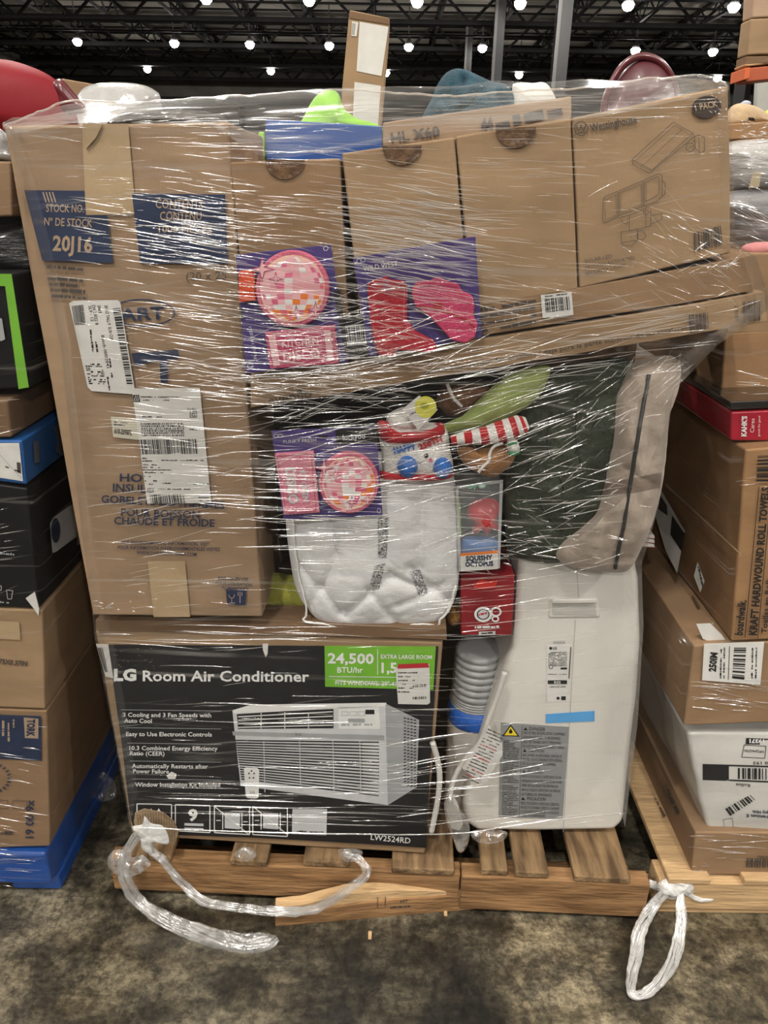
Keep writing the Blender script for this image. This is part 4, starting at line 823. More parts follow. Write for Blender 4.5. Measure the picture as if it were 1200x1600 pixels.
# ------------------------------------------------------------------ things on top of the centre load
PT1 = PL(1.56)
g = thing('printed_carton', 'brown carton with large letters standing behind the row of tall cartons', 'box', load_base(PT1, 597, 262))
crumple_box('carton_body', PT1, [(598, 192), (893, 150), (893, 300), (598, 320)], .14, K1, g, .0015, 12, .003, 31)
a = Art(PT1, g, .003); a.text(INKB, 'HL X60', (612, 223), (688, 212), 16, 0, .03); a.text(INKB, '44', (753, 205), (772, 202), 20, 0, .06); a.micro(INKB, (776, 203), (880, 180), 17, 0, .9); a.done()
g = thing('navy_label_carton', 'small brown carton with navy labels between the foam cup carton and blue board', 'box', load_base(PT1, 358, 280))
crumple_box('carton_body', PT1, [(352, 206), (402, 206), (402, 280), (352, 280)], .2, K4, g, .001, 6, .003, 32)
a = Art(PT1, g, .002); a.poly(NAVY, [(364, 208), (378, 208), (378, 276), (364, 276)]); a.poly(NAVY, [(384, 212), (399, 212), (399, 252), (384, 252)]); a.done()
PT2 = PL(1.50)
g = thing('blue_board', 'bright blue panel with a lime green edge standing on top of the load', 'panel', load_base(PT2, 415, 270))
prism('board', PT2, [(415, 186), (597, 197), (597, 270), (415, 270)], .02, mat('royal_blue', (.008, .065, .28), .5), g, .003)
prism('lime_edge', PT2, [(403, 206), (413, 206), (413, 270), (403, 270)], .02, mat('lime_edge', (.3, .62, .03), .5), g, .003)
g = tag(puff('lime_cone_toy', PL(1.62), [(462, 215), (474, 185), (488, 158), (502, 144), (518, 140), (530, 148), (538, 170), (560, 186), (590, 195), (600, 215)], .05, mat('lime_plastic', (.22, .50, .03), .5, .1, 6), amp=.003, fold=.01), 'lime green pointed plastic toy rising behind the blue panel', 'toy')
PT3 = PL(1.78)
g = thing('upright_carton', 'narrow brown carton with white panels leaning upright, highest thing on the load', 'box', load_base(PT3, 534, 200))
prism('carton_body', PT3, [(546, 15), (609, 28), (607, 60), (590, 262), (528, 262), (534, 143)], .10, K2, g, .003)
a = Art(PT3, g, .001); a.poly(PAPER, [(562, 34), (607, 42), (596, 119), (557, 111)]); a.poly(PAPER, [(554, 128), (595, 134), (590, 205), (550, 205)]); a.poly(PAPER, [(550, 33), (560, 35), (557, 57), (549, 56)], .0003); a.bars(INKB, [(551, 36), (556, 37), (554, 55), (550, 54)], 7, .0006); a.poly(K4, [(546, 17), (608, 29), (608, 38), (545, 28)], .0005); a.done()
TEAL = fab('teal_terry', (.012, .075, .115), 2.5, 380, .4)
g = tag(puff('teal_towel', PL(1.80), [(662, 210), (676, 150), (690, 122), (704, 110), (722, 107), (742, 116), (768, 128), (796, 138), (800, 190)], .07, TEAL, fold=.03, freq=14, amp=.008, rings=26, n=100, fn=lambda x, y: -.035 * math.exp(-((x - 722) / 9) ** 2 - ((y - 128) / 18) ** 2)), 'crumpled teal terry towel heaped on top of the centre load', 'towel')
tag(puff('white_fluff', PL(1.80), [(796, 210), (800, 140), (806, 130), (830, 130), (858, 136), (880, 210)], .05, PLUSHW, amp=.006, fold=.01), 'white fluffy bundle lying right of the teal towel', 'plush')
g = thing('maroon_bowl', 'glossy maroon plastic bowl standing on edge behind the solar light carton', 'bowl', load_base(PL(1.74), 1000, 200))
MRN = mat('maroon_plastic', (.09, .008, .013), .3, .2, 5, coat=.5); MRN2 = mat('maroon_inside', (.085, .016, .024), .45, .2, 5, coat=.1)
puff('bowl_body', PL(1.74), [(940, 200), (950, 150), (968, 115), (990, 96), (1012, 93), (1035, 105), (1052, 135), (1062, 200)], .05, MRN2, g, pw=.6, amp=0)
tube('rim', [PL(1.725).hit(*p) for p in ((940, 195), (948, 150), (966, 112), (988, 92), (1012, 89), (1036, 102), (1054, 134), (1064, 190))], .0075, MRN, g)
# black bag strip on the cup carton
tag(puff('black_bag', PL(1.43), [(172, 200), (190, 180), (255, 172), (318, 174), (352, 184), (356, 202), (270, 208)], .05, mat('black_plastic', (.01, .01, .011), .2, .2, 10, .5, 30, coat=.6), fold=.01), 'black plastic bag lying on top of the foam cup carton', 'bag')

g = thing('inner_carton', 'brown carton in the middle of the centre load that carries the goods on top', 'box', (0, 1.66, .137))
for x0, x1, nm in ((-.56, -.01, 'carton_body'), (.01, .56, 'second_carton')): pass
wbox('carton_body', (-.55, 1.665, .137), (.56, 2.2, 1.44), K3, g, .006)
# ------------------------------------------------------------------ load at the left edge
def sideplane(pl, x, y):                                   # the side face running away from the front edge
    return Plane(pl.hit(x, y), (1, 0, 0))
def plain(name, lab, pl, q, d, m, seed=0, amp=.0015, cuts=8, cat='box', part='carton_body', bev=.004):
    g = thing(name, lab, cat, load_base(pl, q[3][0], q[3][1])); crumple_box(part, pl, q, d, m, g, amp, cuts, bev, seed); return g
LL = PL(1.235)
g = plain('tissue_carton', 'brown carton with a navy panel standing on the blue pallet', LL, [(-260, 1098), (73, 1111), (78, 1322), (-260, 1335)], .9, K3, 41)
AL = .003; a = Art(LL, g, AL)
a.poly(NAVY, [(-120, 1112), (64, 1119), (65, 1189), (-120, 1180)]); a.poly(BEIGE, [(37, 1121), (60, 1123), (60, 1154), (39, 1153)], .0004); a.text(NAVY, 'TORK', (43, 1124), (42, 1151), 12, .0008, .05, upv=(1, 0)); a.micro(BEIGE, (12, 1126), (12, 1160), 4, .0004); a.micro(BEIGE, (3, 1126), (3, 1150), 4, .0004); a.micro(BEIGE, (20, 1124), (20, 1140), 3, .0004)
for k in range(26):
    t = math.pi * 2 * k / 26; a.line(NAVY, (-18 + 30 * math.cos(t), 1216 + 21 * math.sin(t)), (-18 + 36 * math.cos(t), 1216 + 26 * math.sin(t)), 2.2)
a.text(NAVY, '19 00 9x', (52, 1310), (53, 1250), 13, 0, .02); a.micro(INKB, (-20, 1303), (24, 1305), 5); a.path(INKB, [(-10, 1250), (12, 1251), (12, 1264), (-10, 1263)], .8, 0, True); a.path(INKB, [(20, 1251), (42, 1252), (42, 1264), (20, 1263)], .8, 0, True)
a.done()
g = plain('brown_carton', 'brown carton printed with a size in inches, above the navy panelled carton', LL, [(-260, 940), (66, 954), (71, 1108), (-260, 1096)], .9, K2, 42)
a = Art(LL, g, AL); a.text(INKB, '.75X0.37IN', (-4, 1037), (42, 1041), 8, 0, .03); a.poly(TAPE, [(-40, 968), (30, 972), (32, 1000), (-40, 996)]); a.done()
BLK = mat('black_carton', (.006, .006, .007), .5, .3, 6, spec=.3)
g = plain('black_product_box', 'large black box with a torn white corner in the left edge stack', LL, [(-260, 722), (42, 763), (62, 952), (-260, 936)], .9, BLK, 43)
sp = sideplane(LL, 52, 850)
a = Art(sp, g, .004); a.poly(LGREY, [(78, 818), (84, 808), (140, 768), (145, 820), (88, 862), (82, 864)]); a.ell(mat('lens_blue', (.02, .04, .09), .3), (87, 829), 8, 20, .0006); a.ring(GREY, (87, 829), 8, 20, 1, .001); a.poly(GREY, [(120, 832), (138, 815), (138, 838), (121, 853)], .0004); a.poly(GREENP, [(127, 834), (136, 825), (136, 829), (127, 838)], .0008); a.done('product_picture')
a = Art(LL, g, .003); a.micro(GREY, (-10, 865), (22, 868), 4); a.path(GREY, [(-4, 918), (2, 915), (2, 922), (-4, 925)], 1.2, 0, True); a.path(GREY, [(10, 922), (20, 923), (18, 936), (12, 936)], 1.2, 0, True); a.micro(GREY, (0, 942), (14, 943), 3); a.done()
prism('torn_corner', LL, [(40, 935), (54, 925), (61, 952), (60, 962), (52, 950)], .002, PAPER, g, 0, lift=.004, label='torn white paper corner')
g = plain('blue_white_box', 'blue box with a white front panel stacked on the large black box', LL, [(-260, 690), (34, 688), (41, 758), (-260, 720)], .8, mat('blue_card', (.012, .11, .36), .4, .2, 8, coat=.2), 44)
a = Art(LL, g, .003); a.poly(PAPER, [(-200, 694), (30, 692), (36, 752), (-200, 716)]); a.micro(INKB, (8, 730), (30, 738), 3, .0005); a.line(GREY, (-10, 700), (34, 748), .8, .0005); a.poly(INKB, [(26, 722), (32, 723), (33, 740), (27, 738)], .0005); a.done()
a = Art(sideplane(LL, 38, 720), g, .004); a.poly(mat('print_slate', (.10, .11, .13), .5), [(84, 668), (94, 660), (96, 690), (104, 705), (98, 712), (86, 706), (90, 690)]); a.poly(MATS['print_slate'], [(52, 690), (60, 688), (62, 722), (54, 724)]); a.done()
g = plain('brown_carton', 'brown wrapped carton between the green striped black box and the blue box at left', LL, [(-260, 625), (12, 626), (18, 684), (-260, 686)], .8, K4, 45)
g = plain('black_green_box', 'black box with a bright green stripe along its front edge at the left', PL(1.25), [(-260, 420), (19, 428), (46, 606), (-260, 622)], .8, BLK, 46)
a = Art(PL(1.25), g, .003); a.poly(GREENP, [(-200, 426), (18, 428), (45, 605), (29, 608), (8, 447), (-200, 445)]); a.poly(GREY, [(-6, 495), (3, 498), (8, 530), (2, 533), (-6, 530)], .0004); a.done()
tag(puff('black_bag', PL(1.40), [(-120, 350), (-40, 330), (40, 332), (90, 345), (108, 400), (112, 428), (40, 428), (-120, 428)], .10, mat('black_film', (.008, .008, .009), .18, .2, 10, .6, 20, (1, 1, 6), coat=.8), fold=.02, freq=8), 'shiny black plastic bag lying on the green striped black box', 'bag')
g = plain('brown_carton', 'small brown carton at the top of the left stack beside the tall carton', PL(1.30), [(-260, 245), (17, 253), (20, 338), (-260, 345)], .5, K3, 47)
tag(puff('silver_wrap', PL(1.34), [(-120, 200), (-30, 196), (6, 205), (16, 235), (18, 252), (-60, 252), (-120, 252)], .06, mat('silvery_film', (.40, .40, .40), .15, .3, 8, .8, 30, coat=1), fold=.02), 'bunched silvery plastic on top of the small carton at left edge', 'wrap')
RB = mat('red_plastic', (.20, .005, .012), .6, .15, 3, spec=.25)
g = thing('red_bin', 'big red rounded plastic tub wrapped in film at the top left', 'tub', load_base(PL(1.75), 0, 200))
puff('tub_body', PL(1.75), [(-160, 120), (-80, 98), (0, 93), (40, 101), (78, 118), (100, 140), (120, 180), (110, 215), (0, 225), (-160, 225)], .08, RB, g, amp=.001)
puff('tub_rim', PL(1.66), [(84, 128), (96, 124), (112, 140), (134, 170), (124, 178), (100, 176), (92, 150)], .02, mat('dark_red_plastic', (.10, .008, .015), .3, coat=.4), g)
tag(puff('white_bundle', PL(1.95), [(112, 190), (122, 150), (140, 134), (175, 129), (215, 131), (240, 140), (252, 160), (250, 250), (112, 250)], .07, mat('bagged_white', (.36, .36, .355), .2, .1, 8, .5, 30, coat=.8), fold=.01), 'round white bundle in shiny film behind the foam cup carton', 'bundle')
g = plain('open_carton_flap', 'brown carton with open flap behind the red tub at top left', PL(2.14), [(95, 122), (150, 132), (176, 900), (150, 900)], .1, K3, 48, cat='box')
# ------------------------------------------------------------------ load at the right edge
RR = PL(1.228)
K5 = kraft('cardboard_orange', (.29, .165, .08))
g = plain('low_carton', 'long low brown carton resting on the pale pallet at the right', RR, [(1086, 1300), (1500, 1306), (1500, 1374), (1080, 1366)], .9, K3, 51)
a = Art(RR, g, .003); a.bars(INKB, [(1167, 1341), (1210, 1342), (1210, 1356), (1166, 1355)], 16); a.text(INKB, 'AUX03', (1202, 1338), (1184, 1337), 4, 0, .02, upv=(0, 1)); a.done()
a = Art(sideplane(RR, 1083, 1330), g, .004); a.micro(INKB, (1062, 1270), (1040, 1225), 9); a.micro(INKB, (1050, 1290), (1020, 1240), 8); a.done()
g = thing('white_towel_bundle', 'bulging white plastic wrapped bundle with upside down printing, above the low carton', 'bundle', load_base(RR, 1110, 1300))
WPL = mat('white_poly', (.62, .61, .57), .3, .08, 8, .35, 16, coat=.4)
bun = crumple_box('bundle_body', PL(1.245), [(1074, 1146), (1500, 1136), (1500, 1296), (1104, 1300)], .62, WPL, g, .010, 26, .03, 52, bulge=.012)
for p in bun.data.polygons: p.use_smooth = True
def bundle_print(a):
    a.poly(BLACK, [(1166, 1153), (1240, 1156), (1240, 1165), (1165, 1163)]); a.text(WHITE, '19371', (1194, 1155.5), (1171, 1155), 6, .0005, .05, upv=(0, 1)); a.path(BLACK, [(1163, 1164), (1197, 1166), (1195, 1185), (1159, 1183)], 1, 0, True); a.text(INKB, 'OPQ64x2700', (1194, 1173), (1163, 1171), 4, 0, .02, upv=(0, 1)); a.text(INKB, '0 193', (1200, 1190), (1177, 1190), 5, 0, .02, upv=(0, 1))
    a.poly(BLACK, [(1098, 1194), (1139, 1196), (1139, 1219), (1098, 1218)]); a.line(BLACK, (1098, 1195), (1210, 1198), 2.5); a.line(BLACK, (1098, 1217.5), (1210, 1222), 2.5); a.bars(BLACK, [(1153, 1200), (1215, 1201), (1215, 1219), (1153, 1217)], 20)
    a.text(INKB, 'Rollos', (1172, 1225), (1150, 1224), 5, 0, .02, upv=(0, 1)); a.bars(BLACK, [(1133, 1264), (1172, 1242), (1180, 1250), (1141, 1275)], 18); a.text(NAVY, 'Premium E', (1204, 1275), (1166, 1272), 5, 0, .03, upv=(0, 1)); a.text(NAVY, 'pty High', (1200, 1268), (1176, 1266), 5, 0, .03, upv=(0, 1)); a.path(INKB, [(1130, 1281), (1144, 1278), (1146, 1292), (1132, 1294)], .6, 0, True); a.ell(INKB, (1161, 1303), 3, 1.6)
skin_art('printing', bun, g, bundle_print)
g = plain('labelled_carton', 'brown carton with a white 250IM label, under the large orange brown towel carton', RR, [(1084, 1008), (1500, 990), (1500, 1120), (1068, 1134)], .75, K3, 53)
l = sheet('white_label', RR, [(1100, 1006), (1194, 1003), (1188, 1070), (1097, 1063)], PAPER, g, .003)
a = Art(RR, l, .0036); a.text(BLACK, '250IM', (1118, 1050), (1121, 1020), 11, 0, .05); a.line(BLACK, (1138, 1062), (1140, 1010), 1); a.bars(BLACK, [(1144, 1060), (1147, 1012), (1166, 1012), (1163, 1062)], 18)
for x in (1127, 1132, 1176, 1182): a.micro(BLACK, (x, 1060), (x + 1, 1012), 2.4)
a.done('label_print')
g2 = sheet('white_label', PL(1.243), [(1088, 975), (1110, 974), (1128, 992), (1136, 1004), (1112, 1004), (1098, 998)], PAPER, g, 0); 
g = plain('paper_towel_carton', 'large orange brown carton printed with kraft hardwound roll towels, right edge of the photo', RR, [(1165, 703), (1500, 680), (1500, 982), (1143, 1003)], .8, K5, 54, amp=.003)
a = Art(RR, g, .005); a.text(BLACK, 'boardwalk.', (1160, 993), (1166, 938), 13, 0, .03); a.text(BLACK, 'KRAFT HARDWOUND ROLL TOWELS', (1182, 993), (1202, 762), 12, 0, .04); a.line(BLACK, (1164, 996), (1186, 760), 1); a.text(BLACK, 'Toallas en Rollo', (1198, 990), (1206, 900), 9, 0, .02); a.line(BLACK, (1184, 998), (1204, 780), 1)
a.bars(BLACK, [(1182, 752), (1184, 712), (1215, 710), (1213, 752)], 14); a.done()
sp = sideplane(RR, 1153, 860)
a = Art(sp, g, .005)
a.poly(PAPER, [(1030, 760), (1070, 830), (1058, 896), (1040, 860), (1016, 780)]); a.poly(DGREY, [(1050, 805), (1070, 834), (1065, 862), (1047, 835)], .0005); a.poly(DGREY, [(1028, 768), (1042, 790), (1043, 806), (1028, 795)], .0005); a.poly(PAPER, [(1090, 878), (1101, 908), (1094, 926), (1084, 900)]); a.micro(INKB, (1090, 885), (1097, 918), 3, .0005); a.done('side_label')
prism('packing_tape', sp, [(1154, 862), (1158, 868), (1040, 760), (1040, 755)], .0006, TAPE, g, 0, lift=.005)
g = plain('red_black_box', 'red and black box lying on top of the orange brown towel carton', PL(1.26), [(1143, 643), (1400, 632), (1400, 690), (1142, 689)], .3, mat('red_gloss_card', (.40, .008, .03), .25, .2, 10, coat=.6), 55)
a = Art(PL(1.26), g, .003); a.text(WHITE, "KAHK'S", (1166, 682), (1167, 650), 8, 0, .05); a.text(WHITE, 'Cares', (1178, 676), (1179, 654), 6.5); a.text(WHITE, 'goods for good', (1187, 682), (1188, 650), 3.5); a.done()
prism('black_top', PL(1.26), [(1143, 640), (1400, 629), (1400, 618), (1140, 628)], .25, mat('black_gloss', (.008, .008, .009), .12, coat=1), g, .002)
g = plain('brown_carton', 'brown film wrapped carton above the red and black box at right', PL(1.36), [(1132, 520), (1450, 505), (1450, 606), (1126, 618)], .5, K5, 56)
g = plain('brown_carton', 'brown carton level with the flat long carton at the right edge', PL(1.36), [(1150, 395), (1450, 390), (1450, 515), (1134, 522)], .5, K3, 57)
# things wrapped in shiny film above
SIL = mat('grey_film_wrap', (.30, .30, .31), .12, .5, 5, .9, 14, (1, 1, 5), coat=1, col2=(.08, .08, .085))
tag(puff('wrapped_bundle', PL(1.50), [(1100, 320), (1140, 300), (1200, 296), (1300, 300), (1320, 360), (1290, 394), (1200, 398), (1120, 396)], .09, SIL, fold=.02, freq=7), 'dark grey bundle in shiny film beside the lower edge of the solar light carton', 'bundle')
tag(puff('wrapped_bundle', PL(1.56), [(1100, 240), (1140, 222), (1200, 216), (1300, 218), (1330, 260), (1300, 300), (1200, 302), (1110, 300)], .09, mat('pale_film_wrap', (.48, .47, .46), .15, .4, 6, .8, 16, (1, 1, 5), coat=1), fold=.015, freq=7), 'pale bundle in shiny film with a beige label right of the solar light carton', 'bundle')
tag(prism('beige_label', PL(1.462), [(1177, 270), (1190, 268), (1186, 292), (1170, 294)], .001, mat('beige_paper', (.36, .31, .2), .5), None, 0), 'small beige label stuck on the pale film wrapped bundle', 'label')
tag(puff('pink_plush', PL(1.40), [(1160, 385), (1185, 378), (1230, 380), (1240, 398), (1165, 398)], .03, fab('pink_stripe', (.5, .2, .2), .5, 200)), 'pink striped plush under the dark film wrapped bundle at the right edge', 'plush')
g = plain('open_tray', 'shallow brown carton tray wrapped in film holding the tan plush', PL(1.62), [(1100, 196), (1260, 186), (1260, 216), (1100, 220)], .3, K5, 58)
g = thing('tan_plush_animal', 'tan plush animal with a dark eye lying at the top right', 'plush toy', load_base(PL(1.75), 1150, 190))
bod = puff('body', PL(1.75), [(1130, 200), (1138, 172), (1152, 162), (1168, 164), (1186, 172), (1202, 186), (1206, 200)], .05, fab('sand_plush', (.48, .35, .21), .8, 260), g)
puff('ear', PL(1.74), [(1156, 163), (1164, 157), (1172, 160), (1170, 166), (1160, 167)], .012, fab('grey_plush', (.4, .42, .5), .8, 260), g)
skin('eye', bod, [(1169, 183), (1178, 184), (1180, 189), (1170, 188)], BLACK, g, .001, 6)
tag(puff('yellow_plush', PL(1.80), [(1190, 185), (1196, 174), (1212, 170), (1230, 190)], .03, fab('yellow_fabric', (.6, .55, .05))), 'yellow plush corner behind the tan plush animal', 'plush')
PK = PL(2.6)
g = thing('stacked_pallet_load', 'tall brown film wrapped load stored high at the top right corner', 'box', load_base(PK, 1166, 88))
crumple_box('carton_body', PK, [(1182, -60), (1400, -70), (1400, 20), (1174, 28)], .07, kraft('cardboard_pale', (.42, .29, .2)), g, .006, 12, .01, 61); crumple_box('lower_carton', PK, [(1172, 29), (1400, 21), (1400, 82), (1167, 86)], .07, K2, g, .006, 12, .01, 62)
g = thing('storage_rack', 'orange steel storage rack beam and upright below the high stacked load', 'rack', load_base(PK, 1170, 175))
ORS = mat('orange_steel', (.42, .09, .035), .45, .15, 6)
prism('wood_board', PK, [(1164, 100), (1400, 70), (1400, 78), (1165, 104)], .08, WOODL, g, .003); prism('beam', PK, [(1170, 106), (1400, 84), (1400, 104), (1165, 128)], .08, ORS, g, .003); prism('beam_end', PL(2.58), [(1164, 106), (1173, 105), (1171, 122), (1162, 125)], .1, mat('bright_orange_steel', (.6, .13, .04), .4), g, .002)
prism('upright', PL(2.7), [(1167, 120), (1176, 120), (1158, 260), (1150, 260)], .09, mat('black_steel', (.015, .015, .016), .4), g, .003)
prism('deck', PK, [(1166, 88), (1400, 83), (1400, 95), (1165, 101)], .07, K4, g, .002)
g = thing('white_cabinet', 'pale grey panel standing far behind the rack upright at the right', 'panel', load_base(PL(5.0), 1185, 240))
prism('panel', PL(5.0), [(1184, 122), (1330, 118), (1320, 260), (1177, 260)], .05, mat('pale_panel', (.42, .42, .38), .6), g, .01)
# small dark carton behind the white bundle
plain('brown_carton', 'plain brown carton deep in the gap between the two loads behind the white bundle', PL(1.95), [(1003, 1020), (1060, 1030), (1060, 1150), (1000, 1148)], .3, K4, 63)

# ------------------------------------------------------------------ stretch film
def film_mat(name, base=.008, amt=.28, tilt=0, sc=(1.3, 1.3, 70), col=(.85, .85, .84), rough=.16, thr=.60, diff=.2):
    m = bpy.data.materials.new(name); m.use_nodes = True; N = m.node_tree.nodes; L = m.node_tree.links; out = N['Material Output']; p = N['Principled BSDF']
    p.inputs['Base Color'].default_value = (*col, 1); p.inputs['Roughness'].default_value = rough; p.inputs['IOR'].default_value = 1.5; p.inputs['Specular IOR Level'].default_value = 1.0
    tr = N.new('ShaderNodeBsdfTransparent'); mx = N.new('ShaderNodeMixShader'); tc = N.new('ShaderNodeTexCoord')
    def streak(rot, s, sc2=1.0, det=3):
        mp = N.new('ShaderNodeMapping'); mp.vector_type = 'POINT'; mp.inputs['Rotation'].default_value = (0, rot, 0); L.new(tc.outputs['Object'], mp.inputs[0])
        m2 = N.new('ShaderNodeMapping'); m2.inputs['Scale'].default_value = s; L.new(mp.outputs[0], m2.inputs[0])
        n = N.new('ShaderNodeTexNoise'); n.inputs['Scale'].default_value = sc2; n.inputs['Detail'].default_value = det; n.inputs['Distortion'].default_value = .15; L.new(m2.outputs[0], n.inputs['Vector']); return n.outputs[0]
    a = streak(tilt, sc, 1.0); b = streak(tilt + .16, (sc[0] * 1.7, sc[1], sc[2] * 1.5), 1.0)
    def rng(s, lo, hi, o=1.0):
        r = N.new('ShaderNodeMapRange'); r.inputs[1].default_value = lo; r.inputs[2].default_value = hi; r.inputs[4].default_value = o; L.new(s, r.inputs[0]); return r.outputs[0]
    big = N.new('ShaderNodeTexNoise'); big.inputs['Scale'].default_value = 5; L.new(tc.outputs['Object'], big.inputs['Vector'])
    def mth(op, x, y):
        k = N.new('ShaderNodeMath'); k.operation = op; k.use_clamp = True
        for i, v in enumerate((x, y)):
            if hasattr(v, 'links'): L.new(v, k.inputs[i])
            else: k.inputs[i].default_value = v
        return k.outputs[0]
    s1 = mth('ADD', rng(a, thr, thr + .12), rng(b, thr + .02, thr + .14)); s1 = mth('MULTIPLY', s1, rng(big.outputs[0], .35, .6)); fac = mth('ADD', mth('MULTIPLY', s1, amt), base)
    fr = N.new('ShaderNodeFresnel'); fr.inputs[0].default_value = 1.35; fac = mth('ADD', fac, mth('MULTIPLY', fr.outputs[0], .3))
    bp = N.new('ShaderNodeBump'); bp.inputs['Strength'].default_value = 1.0; bp.inputs['Distance'].default_value = .006
    L.new(mth('MULTIPLY', mth('ADD', a, b), .5), bp.inputs['Height'])
    N.remove(p); gl = N.new('ShaderNodeBsdfGlossy'); gl.inputs['Roughness'].default_value = rough; gl.inputs['Color'].default_value = (1, 1, 1, 1); df = N.new('ShaderNodeBsdfDiffuse'); df.inputs['Color'].default_value = (*col, 1)
    L.new(bp.outputs[0], gl.inputs['Normal']); m2 = N.new('ShaderNodeMixShader'); m2.inputs[0].default_value = diff; L.new(gl.outputs[0], m2.inputs[1]); L.new(df.outputs[0], m2.inputs[2])
    L.new(fac, mx.inputs[0]); L.new(tr.outputs[0], mx.inputs[1]); L.new(m2.outputs[0], mx.inputs[2]); L.new(mx.outputs[0], out.inputs[0]); return m
FILM = film_mat('stretch_film'); FOLD = film_mat('folded_film', .40, .2, rough=.13, diff=.16)
FILMT = film_mat('bunched_film', .16, .6, 0, (3, 3, 60), thr=.5)
DENS = .68; WID = .62
def strands(name, parent, clusters, surf, m=None, seed=1):
    """narrow raised folds of the film, each a small lens shaped ridge lying on it"""
    rnd = random.Random(seed); V = []; F = []
    for (cxx, cyy, sx, sy, n, ang, aj, ln, w) in clusters:
        for _ in range(int(n * DENS)):
            x = rnd.gauss(cxx, sx); y = rnd.gauss(cyy, sy); t = math.radians(ang + rnd.gauss(0, aj)); l = ln * rnd.uniform(.25, 1.35) / 2; ww = WID * w * rnd.uniform(.35, 1.2) / 2 * (2.2 if rnd.random() < .08 else 1)
            k0 = len(V); ns = 5; bow = rnd.uniform(-.03, .03) * l; ok = True; tmp = []
            for k in range(ns + 1):
                s = -1 + 2 * k / ns; hw = ww * (1 - abs(s) ** 2.5) + .1
                px = x + s * l * math.cos(t) - bow * (1 - s * s) * math.sin(t); py = y + s * l * math.sin(t) + bow * (1 - s * s) + rnd.uniform(-.25, .25)
                for o, lf in ((-hw, 0), (0, hw * .0011), (hw, 0)):
                    p = surf(px - o * math.sin(t), py + o * math.cos(t), .0008 + lf)
                    if p is None: ok = False; break
                    tmp.append(p)
                if not ok: break
            if not ok: continue
            V += tmp
            for k in range(ns):
                a0 = k0 + 3 * k
                for q in (0, 1): F.append([a0 + q, a0 + q + 1, a0 + q + 4, a0 + q + 3])
    return tag(mesh(name, V, F, m or FOLD, parent, smooth=True), kind='stuff')
FP = PL(1.168, -.015)
OUT = [((3, 192), (1141, 128)), ((40, 300), (1145, 250)), ((72, 430), (1150, 380)), ((80, 470), (1182, 402)), ((95, 545), (1206, 480)), ((100, 600), (1120, 540)), ((108, 660), (1052, 610)), ((118, 740), (1040, 700)), ((128, 830), (1030, 790)), ((141, 930), (1003, 880)), ((148, 1000), (1006, 980)), ((175, 1140), (996, 1130)), ((203, 1294), (976, 1290))]
def film_sheet(name, rows, plane, parent, nx=70, sub=5, side=.45, m=FILM, off=0, sides=(1, 1), topback=True, seed=0, sag=.006):
    R = []
    for i in range(len(rows) - 1):
        for k in range(sub):
            t = k / sub; R.append(tuple((rows[i][q][0] * (1 - t) + rows[i + 1][q][0] * t, rows[i][q][1] * (1 - t) + rows[i + 1][q][1] * t) for q in (0, 1)))
    R.append(rows[-1]); V = []; F = []; ns = 6
    def P(x, y, l=0):
        b = plane.hit(x, y, off); return b + plane.n * (noise.noise(b * 3 + Vector((seed, 0, 0))) * sag + noise.noise(b * 11) * sag * .4 + l)
    W_ = None; grid = []
    for (A, B) in R:
        row = []
        if sides[0]:
            a = P(*A)
            for k in range(ns, 0, -1): row.append(a + Vector((-.012 + .0 * k, side * k / ns, 0)) + noise.noise_vector(a * 4 + Vector((0, k, 0))) * .006)
        for i in range(nx + 1): row.append(P(A[0] + (B[0] - A[0]) * i / nx, A[1] + (B[1] - A[1]) * i / nx))
        if sides[1]:
            a = P(*B)
            for k in range(1, ns + 1): row.append(a + Vector((.008, side * k / ns, 0)) + noise.noise_vector(a * 4 + Vector((0, k, 0))) * .006)
        grid.append(row)
    if topback:
        for st in (1, 2, 3):
            row = []
            n0 = len(grid[0])
            for i, p in enumerate(grid[0] if st == 1 else base0):
                if st == 1 and i == 0: base0 = list(grid[0])
                s = i / (n0 - 1); hump = .018 * math.sin(s * math.pi) ** .6
                q = base0[i] + Vector((0, .05 * st ** 1.4, hump * (st / 3) * 1.2 + .008 * st)) + noise.noise_vector(base0[i] * 9 + Vector((st, 0, 0))) * .012
                row.append(q)
            grid.insert(0, row)
    n0 = len(grid[0])
    for row in grid: V += row
    for i in range(len(grid) - 1):
        for j in range(n0 - 1): a = i * n0 + j; F.append([a, a + n0, a + n0 + 1, a + 1])
    return mesh(name, V, F, m, parent, smooth=True)
g = thing('stretch_wrap', 'clear stretch film wound tightly around the centre pallet load, creased and glinting', 'stretch wrap', (0, 1.17, .15))
film_sheet('film_sheet', OUT, FP, g)
film_sheet('film_sheet', OUT[2:9], FP, g, off=.004, seed=5, m=film_mat('stretch_film_cross', .004, .25, -.18), topback=False, side=.3)
fs = lambda x, y, l=0: FP.hit(x, y, .012 + l)
